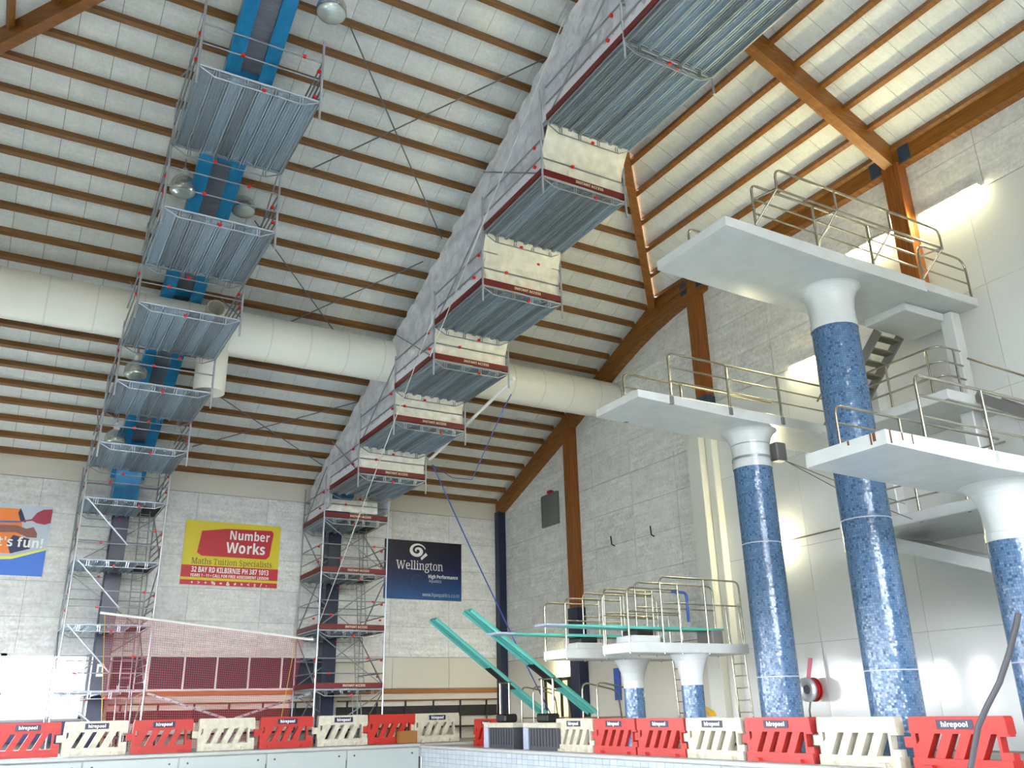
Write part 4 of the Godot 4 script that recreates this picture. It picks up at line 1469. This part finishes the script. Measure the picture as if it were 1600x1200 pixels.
func build_banners() -> void:
	var z := ZA + 0.06
	# yellow
	var o := thing("banner", Vector3(7.26, 5.56, z), "yellow and red maths tuition advertising banner on the end wall", "banner", "banners on the end wall")
	var s := Vector2(3.56, 2.37)
	var c := Vector3(5.48, 5.57, z)
	var b := MB.new()
	b.span(c, c + Vector3(s.x, s.y, 0.012))
	put("sheet", b, M.banner_yellow, o)
	flat(o, "red_field", M.banner_red, [[0.17, 0.16], [0.42, 0.10], [0.90, 0.08], [0.925, 0.12], [0.895, 0.50], [0.86, 0.55], [0.19, 0.55], [0.14, 0.50]], c, s, 1)
	flat(o, "red_band", M.banner_red, [[0, 0.70], [1, 0.70], [1, 0.885], [0, 0.885]], c, s, 1)
	flat(o, "red_band", M.banner_red, [[0, 0.925], [1, 0.925], [1, 1], [0, 1]], c, s, 1)
	label_at(o, "Number", 0.46, c + Vector3(s.x * 0.67, s.y * 0.80, 0.025), M.white, 700, true, "Droid Sans", 0.84)
	label_at(o, "Works", 0.56, c + Vector3(s.x * 0.64, s.y * 0.60, 0.025), M.white, 700, true, "Droid Sans", 0.88)
	label_at(o, "Maths Tuition Specialists", 0.30, c + Vector3(s.x * 0.51, s.y * 0.365, 0.022), M.banner_olive, 400, false, "Droid Serif", 0.84)
	label_at(o, "32 BAY RD KILBIRNIE PH 387 1013", 0.27, c + Vector3(s.x * 0.5, s.y * 0.235, 0.022), M.white, 700, false, "Droid Sans", 0.66)
	label_at(o, "YEARS 1 - 11 • CALL FOR FREE ASSESSMENT LESSON", 0.15, c + Vector3(s.x * 0.5, s.y * 0.147, 0.022), M.white, 700, false, "Droid Sans", 0.80)
	label_at(o, "+   >   ÷   %   =   &   ≠   ×   <   ±   /   -", 0.19, c + Vector3(s.x * 0.5, s.y * 0.035, 0.022), M.white, 700, false, "Droid Sans", 0.98)
	# navy
	o = thing("banner", Vector3(15.15, 5.39, z), "navy to blue swimming club banner with white spiral", "banner", "banners on the end wall")
	s = Vector2(3.54, 2.42)
	c = Vector3(13.4, 5.38, z)
	b = MB.new()
	b.span(c, c + Vector3(s.x, s.y, 0.012))
	for k in b.v.size():
		b.t[k] = Vector2((b.v[k].x - c.x) / s.x, 1.0 - (b.v[k].y - c.y) / s.y)
	put("sheet", b, M.banner_navy, o)
	# spiral: a swelling ribbon
	var left := []
	var right := []
	var ctr := c + Vector3(s.x * 0.415, s.y * 0.83, 0.018)
	for k in 41:
		var u := k / 40.0
		var g := -0.6 + u * TAU * 1.55
		var rr := 0.05 + 0.31 * u
		var hw := 0.02 + 0.06 * sin(u * PI)
		var e := Vector3(-cos(g) * 1.05, sin(g) * 0.85, 0)
		left.append(ctr + e * (rr + hw))
		right.append(ctr + e * (rr - hw))
	b = MB.new()
	for k in 40:
		b.quad(left[k], left[k + 1], right[k + 1], right[k])
	b.quad(c + Vector3(1.62, 1.72, 0.018), c + Vector3(1.86, 1.95, 0.018), c + Vector3(1.94, 1.85, 0.018), c + Vector3(1.66, 1.62, 0.018))
	put("spiral", b, M.white, o)
	label_at(o, "Wellington", 0.50, c + Vector3(s.x * 0.45, s.y * 0.575, 0.02), M.white, 400, true, "Droid Serif", 0.82)
	label_at(o, "High Performance", 0.20, c + Vector3(s.x * 0.755, s.y * 0.40, 0.02), M.white, 700, false, "Droid Sans", 0.80)
	label_at(o, "Aquatics", 0.18, c + Vector3(s.x * 0.65, s.y * 0.325, 0.02), M.banner_grey, 400, false, "Droid Sans", 0.85)
	label_at(o, "www.hpaquatics.co.nz", 0.21, c + Vector3(s.x * 0.73, s.y * 0.09, 0.02), M.banner_grey, 400, false, "Droid Sans", 0.82)
	b = MB.new()
	var pts := []
	for k in 20:
		var g := TAU * k / 23.0 + 0.9
		pts.append(c + Vector3(s.x * 0.41 + cos(g) * 0.25, s.y * 0.30 + sin(g) * 0.28, 0.016))
	b.tube(pts, 0.02, 5)
	put("ring_print", b, M.shoe_steel, o)
	# photo banner at the left edge
	o = thing("banner", Vector3(-0.8, 5.6, z), "kayaking photo banner with red paddle at the left edge", "banner", "banners on the end wall")
	s = Vector2(3.56, 2.4)
	c = Vector3(-2.55, 5.6, z)
	b = MB.new()
	b.span(c, c + Vector3(s.x, s.y, 0.012))
	put("sheet", b, M.banner_grey, o)
	flat(o, "jacket_print", M.jacket_orange, [[0.2, 0.08], [0.72, 0.06], [0.76, 0.3], [0.78, 0.62], [0.72, 0.7], [0.2, 0.7]], c, s, 1)
	flat(o, "strap_print", M.jacket_navy, [[0.725, 0.05], [0.75, 0.12], [0.79, 0.25], [0.74, 0.24], [0.71, 0.12]], c, s, 2)
	flat(o, "harness_print", M.jacket_navy, [[0.70, 0.44], [0.84, 0.48], [0.86, 0.62], [0.70, 0.70], [0.66, 0.55]], c, s, 2)
	flat(o, "arm_print", M.skin_brown, [[0.5, 0.31], [0.72, 0.30], [0.80, 0.34], [0.86, 0.31], [0.90, 0.40], [0.90, 0.46], [0.82, 0.46], [0.72, 0.40], [0.5, 0.42]], c, s, 3)
	flat(o, "paddle_print", M.paddle_red, [[0.74, 0.235], [0.83, 0.20], [0.87, 0.10], [0.92, 0.05], [1.0, 0.035], [1.0, 0.235], [0.95, 0.265], [0.88, 0.25], [0.84, 0.22], [0.74, 0.25]], c, s, 4)
	flat(o, "shaft_print", M.banner_blue, [[0.55, 0.25], [0.74, 0.235], [0.74, 0.255], [0.55, 0.28]], c, s, 4)
	flat(o, "blue_field", M.banner_blue, [[0, 0.80], [0.4, 0.80], [0.75, 0.76], [0.9, 0.68], [1, 0.62], [1, 1], [0, 1]], c, s, 3)
	flat(o, "yellow_arc", M.arc_yellow, [[0, 0.77], [0.4, 0.78], [0.72, 0.735], [0.88, 0.66], [1, 0.60], [1, 0.625], [0.88, 0.69], [0.72, 0.775], [0.4, 0.82], [0, 0.81]], c, s, 4)
	label_at(o, "it's fun!", 0.44, c + Vector3(s.x * 0.755, s.y * 0.46, 0.035), M.white, 700, false, "Droid Sans", 0.95)

# ------------------------------------------------------------------ barriers
func barrier_mesh() -> ArrayMesh:
	var b := MB.new()
	var L := 1.66
	var th := 0.16
	var ex := Vector3.RIGHT
	var P := func(pts: Array, depth: float) -> void:
		var poly := PackedVector2Array()
		for p in pts: poly.append(Vector2(p[0] - L / 2, p[1]))
		b.prism(poly, Vector3(0, 0, -depth / 2), ex, Vector3.UP, Vector3(0, 0, depth))
	P.call([[0.0, 0.60], [L, 0.60], [L - 0.01, 0.84], [L - 0.03, 0.88], [0.03, 0.88], [0.01, 0.84]], th + 0.06)
	P.call([[0.0, 0.0], [L, 0.0], [L, 0.20], [0.0, 0.20]], th + 0.1)
	P.call([[-0.16, 0.36], [0.04, 0.36], [0.04, 0.54], [-0.16, 0.54]], th - 0.06)
	var sl := 0.20
	var wd := 0.135
	var x := 0.0
	var first := 0.23
	var stepx := 0.315
	P.call([[0.0, 0.2], [first, 0.2], [first + sl, 0.6], [0.14, 0.6], [0.14, 0.48], [0.08, 0.42], [0.08, 0.6], [0.0, 0.6]], th)
	for k in 3:
		x = first + k * stepx + wd
		P.call([[x, 0.2], [x + stepx - wd, 0.2], [x + stepx - wd + sl, 0.6], [x + sl, 0.6]], th)
	x = first + 3 * stepx + wd
	P.call([[x, 0.2], [L - 0.26, 0.2], [L - 0.19, 0.31], [L - 0.19, 0.6], [x + sl, 0.6]], th)
	P.call([[L - 0.20, 0.2], [L, 0.2], [L, 0.32], [L - 0.15, 0.32], [L - 0.15, 0.56], [L, 0.56], [L, 0.6], [L - 0.20, 0.6]], th)
	for fx in [0.2, L - 0.42]:
		P.call([[fx, -0.0], [fx + 0.22, -0.0], [fx + 0.19, 0.09], [fx + 0.03, 0.09]], 0.46)
	return b.mesh()

func build_barriers() -> void:
	var body := barrier_mesh()
	var pb := MB.new()
	pb.bevel(Vector3(-0.31, -0.075, 0), Vector3(0.31, 0.075, 0.012), 0.004)
	var plate := pb.mesh()
	var text := words("hirepool", 0.115, "Droid Sans", 700, false, 0.006)
	var count := {"side": 0, "end": 0}
	var make := func(colour: String, at: Vector3, turn: float, label: String, with_plate := true) -> void:
		var o := thing("safety_barrier", at, label, "barrier", "plastic water-filled barriers")
		o.rotation.y = turn
		o.scale = Vector3(1.04, 1.07, 1.0) if turn == 0.0 else Vector3(1.05, 0.94, 1.0)
		var mi := MeshInstance3D.new()
		mi.name = "body"
		mi.mesh = body
		mi.material_override = M["barrier_" + colour]
		o.add_child(mi)
		if with_plate:
			var pl := MeshInstance3D.new()
			pl.name = "name_plate"
			pl.mesh = plate
			pl.material_override = M.plate_navy
			pl.position = Vector3(0.0, 0.75, 0.112)
			o.add_child(pl)
			var tx := MeshInstance3D.new()
			tx.name = "lettering"
			tx.mesh = text
			tx.material_override = M.white
			tx.position = Vector3(0, 0.0, 0.016)
			pl.add_child(tx)
	# along the end of the pool, from the left
	var ends := ["red", "white", "red", "white", "red", "white", "red", "white"]
	var xs := [1.18, 2.98, 4.85, 6.75, 8.65, 10.55, 12.3, 14.0]
	var el := ["leftmost red barrier in front of the bright windows", "white barrier in front of the bare scaffold tower", "red barrier under the left part of the red net", "white barrier under the middle of the red net", "red barrier under the right end of the red net", "white barrier in front of the wrapped scaffold tower", "red barrier right of the wrapped scaffold tower, without a plate", "white barrier behind the pool corner by a tan box"]
	for k in 8:
		make.call(ends[k], Vector3(xs[k], 0.02, -30.15), 0.0, el[k], k != 3 and k != 6)
	# red one turned at the corner, then along the side of the pool towards the viewer
	make.call("red", Vector3(14.4, -0.07, -26.9), -PI / 2, "small-looking red barrier left of the two dark boxes")
	var cols := ["red", "white", "pink", "pink", "white", "pink", "white", "red"]
	var zs := [-22.5, -20.75, -18.95, -17.15, -15.35, -13.5, -11.6, -9.6]
	var sl := ["red barrier right behind the two dark boxes", "white barrier left of the low tiled springboard columns", "pinkish red barrier in front of the low tiled columns, left", "pinkish red barrier in front of the low tiled columns, right", "white barrier left of the farthest tall blue column", "pinkish red barrier in front of the farthest tall blue column", "white barrier left of the tallest blue column, without a plate", "nearest red barrier, at the lower right corner"]
	for k in 8:
		make.call(cols[k], Vector3(14.6 if k == 0 else 13.75, -0.07, zs[k]), -PI / 2, sl[k], k != 6)

# ------------------------------------------------------------------ lamps
func dome(at: Vector3, label: String) -> void:
	var o := thing("dome_lamp", at, label, "lamp", "round shaded lamps beside the blue beam")
	var prof := []
	for k in 13:
		var g := -0.15 + k / 12.0 * (PI / 2 + 0.15)
		prof.append(Vector2(0.34 * cos(g), 0.40 * sin(g) + 0.06))
	var b := MB.new()
	b.lathe(prof, at, 32)
	put("shade", b, M.lamp_shell, o)
	b = MB.new()
	var bowl := []
	for k in 8:
		var g := k / 7.0 * PI / 2
		bowl.append(Vector2(0.33 * sin(g), -0.15 * cos(g)))
	b.lathe(bowl, at, 32)
	put("lens", b, M.lamp_inner, o)
	b = MB.new()
	b.lathe([Vector2(0.10, 0.42), Vector2(0.10, 0.6), Vector2(0.05, 0.68)], at, 16)
	put("ballast", b, M.white, o)
	b = MB.new()
	b.tube([at + Vector3(0, 0.6, 0), Vector3(at.x, roof_a(at.z), at.z)], 0.02, 6)
	put("stem", b, M.alloy, o)

func batten(z0: float, z1: float, y: float, label: String, energy: float) -> void:
	var o := thing("wall_lamp", Vector3(18.9, y, (z0 + z1) / 2), label, "lamp", "fluorescent lamps on the right wall")
	var b := MB.new()
	b.bevel(Vector3(18.80, y, z0), Vector3(18.97, y + 0.06, z1), 0.01)
	put("housing", b, M.trim_white, o)
	for k in 2:
		b = MB.new()
		b.tube([Vector3(18.78 + k * 0.09, y - 0.05, z0 + 0.04), Vector3(18.78 + k * 0.09, y - 0.05, z1 - 0.04)], 0.025, 10)
		put("glow_tube", b, M.tube_glow, o)
	var l := AreaLight3D.new()
	l.name = "batten_light"
	l.area_size = Vector2(absf(z1 - z0), 0.08)
	l.light_color = Color(1.0, 0.95, 0.70)
	l.light_energy = energy
	l.shadow_enabled = true
	l.area_range = 60
	l.area_attenuation = 2
	o.add_child(l)
	# faces out into the hall
	var d := Vector3(-1.0, -0.1, 0).normalized()
	l.global_transform = Transform3D(Basis(Vector3.BACK, (-d).cross(Vector3.BACK).normalized(), -d), Vector3(18.73, y - 0.05, (z0 + z1) / 2))

func build_lamps() -> void:
	dome(Vector3(4.35, 15.75, -15.25), "round silver dome lamp high at the top, right of blue beam")
	dome(Vector3(2.42, 14.0, -21.3), "silver dome lamp left of the blue beam, second scaffold gap from top")
	dome(Vector3(4.2, 14.45, -22.3), "silver dome lamp right of the blue beam, second scaffold gap from top")
	dome(Vector3(2.42, 10.78, -27.0), "silver dome lamp left of the blue beam beside the white duct branch")
	dome(Vector3(2.42, 9.7, -30.9), "lowest silver dome lamp left of the blue beam")
	batten(-11.6, -9.95, 12.6, "glaring fluorescent lamp on the wall right of the timber post", 10.0)
	batten(-13.9, -12.4, 12.6, "glaring fluorescent lamp behind the top platform railing", 10.0)
	batten(-16.45, -14.9, 10.14, "fluorescent lamp on the wall partly behind the tallest column", 10.0)
	# small bulkhead lamps
	for q in [[Vector3(18.93, 5.33, -17.65), "small bright wall lamp between the two tall blue columns", 1.5], [Vector3(18.93, 2.5, -29.4), "small warm wall lamp above the lit glass door", 0.6]]:
		var o := thing("bulkhead_lamp", q[0], q[1], "lamp", "")
		var b := MB.new()
		b.lathe([Vector2(0.0, 0.0), Vector2(0.1, 0.0), Vector2(0.12, 0.05), Vector2(0.12, 0.2), Vector2(0.09, 0.25), Vector2(0.0, 0.25)], q[0] + Vector3(-0.06, -0.12, 0), 16)
		put("lamp_globe", b, M.tube_glow, o)
		var l := OmniLight3D.new()
		l.name = "bulkhead_light"
		l.light_color = Color(1.0, 0.93, 0.75)
		l.light_energy = q[2]
		l.light_size = 0.1
		l.omni_range = 60
		l.omni_attenuation = 2
		l.shadow_enabled = true
		o.add_child(l)
		l.position = Vector3(-0.06, 0, 0)
	var b := MB.new()
	b.tube([Vector3(18.9, 5.3, -17.5), Vector3(18.9, 5.32, -15.6)], 0.02, 6)
	tag(put("conduit", b, M.stair_grey), "thin grey conduit on the wall right of the small bright lamp", "conduit")

# ------------------------------------------------------------------ small things
func build_details() -> void:
	var b := MB.new()
	# timber rail and benches along the end wall
	b.bevel(Vector3(3.5, 1.72, ZA + 0.02), Vector3(18.6, 1.88, ZA + 0.12), 0.015)
	tag(put("timber_rail", b, M.rail_timber), "long orange-brown timber rail along foot of the end wall", "rail")
	for k in 2:
		var x0: float = [3.6, 11.6][k]
		var x1: float = [10.7, 18.5][k]
		var o := thing("bench", Vector3((x0 + x1) / 2, 0, -33.3), ["long dark bench behind the red net", "long dark bench below the blue banner"][k], "bench", "dark benches along the end wall")
		b = MB.new()
		b.bevel(Vector3(x0, 0.85, -33.95), Vector3(x1, 1.25, -33.88), 0.01)
		put("backrest", b, M.bench_dark, o)
		b = MB.new()
		b.bevel(Vector3(x0, 0.42, -33.95), Vector3(x1, 0.48, -33.6), 0.01)
		put("seat", b, M.bench_dark, o)
		var x := x0 + 0.4
		while x < x1:
			b = MB.new()
			b.bevel(Vector3(x - 0.03, 0, -33.88), Vector3(x + 0.03, 1.45, -33.82), 0.005)
			put("leg", b, M.bench_dark, o)
			x += 1.2
		b = MB.new()
		b.tube([Vector3(x0, 1.46, -33.85), Vector3(x1, 1.46, -33.85)], 0.03, 6)
		put("back_rail", b, M.purlin_wood, o)
	# navy band of tiles under the bright windows
	b = MB.new()
	b.bevel(Vector3(-4.4, 0.35, ZA + 0.02), Vector3(2.8, 0.98, ZA + 0.4), 0.02)
	tag(put("window_seat", b, M.jacket_navy), "dark blue ledge under the bright windows", "ledge")
	# long pale pole between the towers and the red net under it
	var p0 := Vector3(2.7, 4.15, -30.85)
	var p1 := Vector3(9.6, 3.45, -30.85)
	b = MB.new()
	b.tube([p0, p1], 0.045, 8)
	tag(put("pole", b, M.white), "long white pole slung between the two scaffold towers", "pole")
	b = MB.new()
	var nx := 90
	var ny := 52
	var N := func(u: float, v: float) -> Vector3:
		var top := p0.lerp(p1, 0.02 + u * 0.93)
		return Vector3(lerpf(top.x, 3.2 + u * 5.5, v), lerpf(top.y - 0.05, 0.15, v), -30.8 + 0.35 * v + 0.12 * sin(u * 17.0) * v)
	for i in nx + 1:
		for j in ny:
			var a: Vector3 = N.call(float(i) / nx, float(j) / ny)
			var c: Vector3 = N.call(float(i) / nx, float(j + 1) / ny)
			b.quad(a + Vector3(-0.0032, 0, 0), c + Vector3(-0.0032, 0, 0), c + Vector3(0.0032, 0, 0), a + Vector3(0.0032, 0, 0))
	for j in ny + 1:
		for i in nx:
			var a: Vector3 = N.call(float(i) / nx, float(j) / ny)
			var c: Vector3 = N.call(float(i + 1) / nx, float(j) / ny)
			b.quad(a + Vector3(0, -0.0032, 0), c + Vector3(0, -0.0032, 0), c + Vector3(0, 0.0032, 0), a + Vector3(0, 0.0032, 0))
	var net := put("debris_net", b, M.net_red)
	tag(net, "red see-through debris net hanging between the scaffold towers", "net", "", "stuff")
	for u in [0.0, 0.955]:
		b = MB.new()
		var pts := []
		for j in 9:
			pts.append(N.call(u, j / 8.0) + Vector3(0, 0, 0.04))
		b.tube(pts, 0.011, 5)
		tag(put("cord", b, M.rope_yellow), "thin yellow cord on the %s edge of the red net" % ("left" if u < 0.5 else "right"), "cord", "net cords")
	# slanting perforated struts in front of the net
	for k in 2:
		b = MB.new()
		var a: Vector3 = [Vector3(4.4, 1.75, -31.1), Vector3(9.7, 1.7, -31.1)][k]
		var c: Vector3 = [Vector3(6.9, 0.95, -31.1), Vector3(7.2, 0.95, -31.1)][k]
		b.beam(a, c, 0.03, 0.07)
		var st := thing("slanting_strut", c, "pale perforated strut slanting behind the red net, %s one" % ["left", "right"][k], "strut", "slanting struts")
		put("bar", b, M.alloy, st)
		b = MB.new()
		b.tube([c, Vector3(c.x, 0, c.z)], 0.025, 6)
		put("foot", b, M.alloy, st)
		for i in 9:
			b = MB.new()
			b.box(a.lerp(c, (i + 1) / 10.0) + Vector3(0, 0, 0.018), Vector3(0.07, 0.03, 0.004))
			put("slot", b, M.black, st)
	# louvre, alarm dome, hooks, navy board
	var lv := thing("wall_louvre", Vector3(18.9, 8.03, -29.8), "grey louvred wall panel left of tall timber post", "louvre")
	b = MB.new()
	b.bevel(Vector3(18.84, 8.0, -30.43), Vector3(18.97, 9.33, -29.2), 0.02)
	put("frame", b, M.louvre_grey, lv)
	for i in 15:
		b = MB.new()
		b.bevel(Vector3(18.825, 8.06, -30.38 + i * 0.078), Vector3(18.845, 9.27, -30.34 + i * 0.078), 0.004)
		put("slat", b, M.louvre_grey, lv)
	b = MB.new()
	b.lathe([Vector2(0.0, 0), Vector2(0.16, 0), Vector2(0.14, 0.08), Vector2(0.0, 0.14)], Vector3(18.84, 9.32, -29.65), 16)
	tag(put("alarm_dome", b, M.alarm_red), "small red alarm dome on top of the grey louvre", "alarm")
	for k in 2:
		var at: Vector3 = [Vector3(18.95, 6.5, -25.63), Vector3(18.95, 6.45, -23.34)][k]
		b = MB.new()
		b.tube([at, at + Vector3(-0.12, 0.05, 0), at + Vector3(-0.22, 0.32, 0.1)], 0.025, 6)
		tag(put("wall_hook", b, M.black), "small black hook on the grey wall, %s of two" % ["left", "right"][k], "hook", "wall hooks")
	b = MB.new()
	b.bevel(Vector3(18.9, 1.25, -26.1), Vector3(18.96, 2.3, -25.75), 0.01)
	tag(put("notice_board", b, M.rope_blue), "narrow dark blue board on the wall beside low tiled column", "board")
	# hose reel with striped tape
	var hr := thing("hose_reel", Vector3(18.7, 1.34, -17.05), "red and silver hose reel on the wall between tall columns", "hose reel")
	b = MB.new()
	var hc := Vector3(18.75, 1.34, -17.08)
	var X := Basis(Vector3(0, 1, 0), Vector3(-1, 0, 0), Vector3(0, 0, 1))
	for q in [["drum", [Vector2(0.26, 0.0), Vector2(0.26, 0.2)], M.alarm_red], ["rim", [Vector2(0.12, 0.2), Vector2(0.3, 0.2), Vector2(0.3, 0.26), Vector2(0.22, 0.28), Vector2(0.12, 0.25)], M.alloy_bright], ["hub", [Vector2(0.0, 0.21), Vector2(0.12, 0.21)], M.grey_box], ["back_rim", [Vector2(0.0, -0.03), Vector2(0.3, -0.03), Vector2(0.3, 0.02)], M.alarm_red]]:
		var mb := MB.new()
		mb.lathe(q[1], Vector3.ZERO, 28)
		var mi := place(q[0], mb.mesh(), q[2], hr, hc, X)
		mi.set_meta("label", q[0].replace("_", " ") + " of the reel")
	b = MB.new()
	b.beam(hc + Vector3(-0.15, 0.28, 0.02), hc + Vector3(-0.05, 0.78, 0.08), 0.13, 0.02, Vector3.LEFT)
	tag(put("warning_tape", b, M.tape_pink), "pink striped tape tied above the hose reel", "tape")
	b = MB.new()
	b.tube([hc + Vector3(-0.1, -0.25, -0.05), hc + Vector3(-0.14, -0.5, -0.1), hc + Vector3(-0.1, -1.3, -0.12)], 0.025, 6)
	tag(put("hose", b, M.stair_olive), "thin olive hose hanging below the hose reel", "hose")
	# bent grey pole in the foreground on the right
	b = MB.new()
	b.tube([Vector3(12.4, 2.12, -7.42), Vector3(12.4, 2.0, -7.47), Vector3(12.4, 1.61, -7.67), Vector3(12.4, 1.23, -7.9), Vector3(12.4, 0.9, -8.17), Vector3(12.4, 0.64, -8.36), Vector3(12.4, 0.09, -8.6), Vector3(12.4, -1.2, -9.0), Vector3(12.4, -2.2, -9.3)], 0.042, 10)
	tag(put("bent_pole", b, M.hose_grey), "bent grey pole rising in front of the nearest red barrier", "pole")
	# starting blocks, tan box
	for k in 2:
		var z0: float = [-25.6, -23.2][k]
		var o := thing("machine_box", Vector3(13.7, 0.03, z0 + 0.8), "dark grey gridded box with pale end at pool edge, %s" % ["left", "right"][k], "box", "dark boxes at the pool edge")
		b = MB.new()
		b.bevel(Vector3(13.55, -0.07, z0 + 0.25), Vector3(14.2, 0.52, z0 + 1.75), 0.02)
		put("body", b, M.grey_box, o)
		b = MB.new()
		b.bevel(Vector3(13.5, 0.52, z0), Vector3(14.25, 0.66, z0 + 1.8), 0.02)
		put("lid", b, M.barrier_white, o)
		b = MB.new()
		b.bevel(Vector3(13.5, -0.07, z0), Vector3(14.2, 0.53, z0 + 0.25), 0.02)
		put("pale_end", b, M.box_pale, o)
		for i in 9:
			b = MB.new()
			b.box(Vector3(13.545, 0.28, z0 + 0.4 + i * 0.16), Vector3(0.014, 0.46, 0.018))
			put("grille_bar", b, M.black, o)
		b = MB.new()
		b.bevel(Vector3(13.65, 0.66, z0 + 0.5), Vector3(14.1, 0.9, z0 + 1.1), 0.05)
		put("motor", b, M.black, o)
	b = MB.new()
	b.bevel(Vector3(12.4, 0.02, -29.85), Vector3(13.05, 0.42, -29.6), 0.01)
	tag(put("plywood_box", b, M.tan_box), "tan plywood box at the pool corner", "box")
	# yellow caution stand and dark flap behind the barriers
	b = MB.new()
	b.prism(PackedVector2Array([Vector2(-0.45, 0), Vector2(0.45, 0), Vector2(0.4, 0.1), Vector2(0.1, 0.22), Vector2(-0.35, 0.12)]), Vector3(14.4, 0.78, -16.7), Vector3.BACK, Vector3.UP, Vector3(0.2, 0, 0))
	b.span(Vector3(14.42, -0.07, -16.75), Vector3(14.5, 0.8, -16.65))
	tag(put("caution_stand", b, M.yellow), "yellow stand showing above the pinkish barriers", "stand")
	b = MB.new()
	b.beam(Vector3(14.6, 0.5, -13.9), Vector3(14.6, 1.15, -14.6), 0.3, 0.04, Vector3.UP)
	b.span(Vector3(14.5, -0.07, -14.1), Vector3(14.7, 0.62, -13.95))
	tag(put("folded_board", b, M.stair_grey), "grey tilted board leaning left of the farthest tall column", "board")
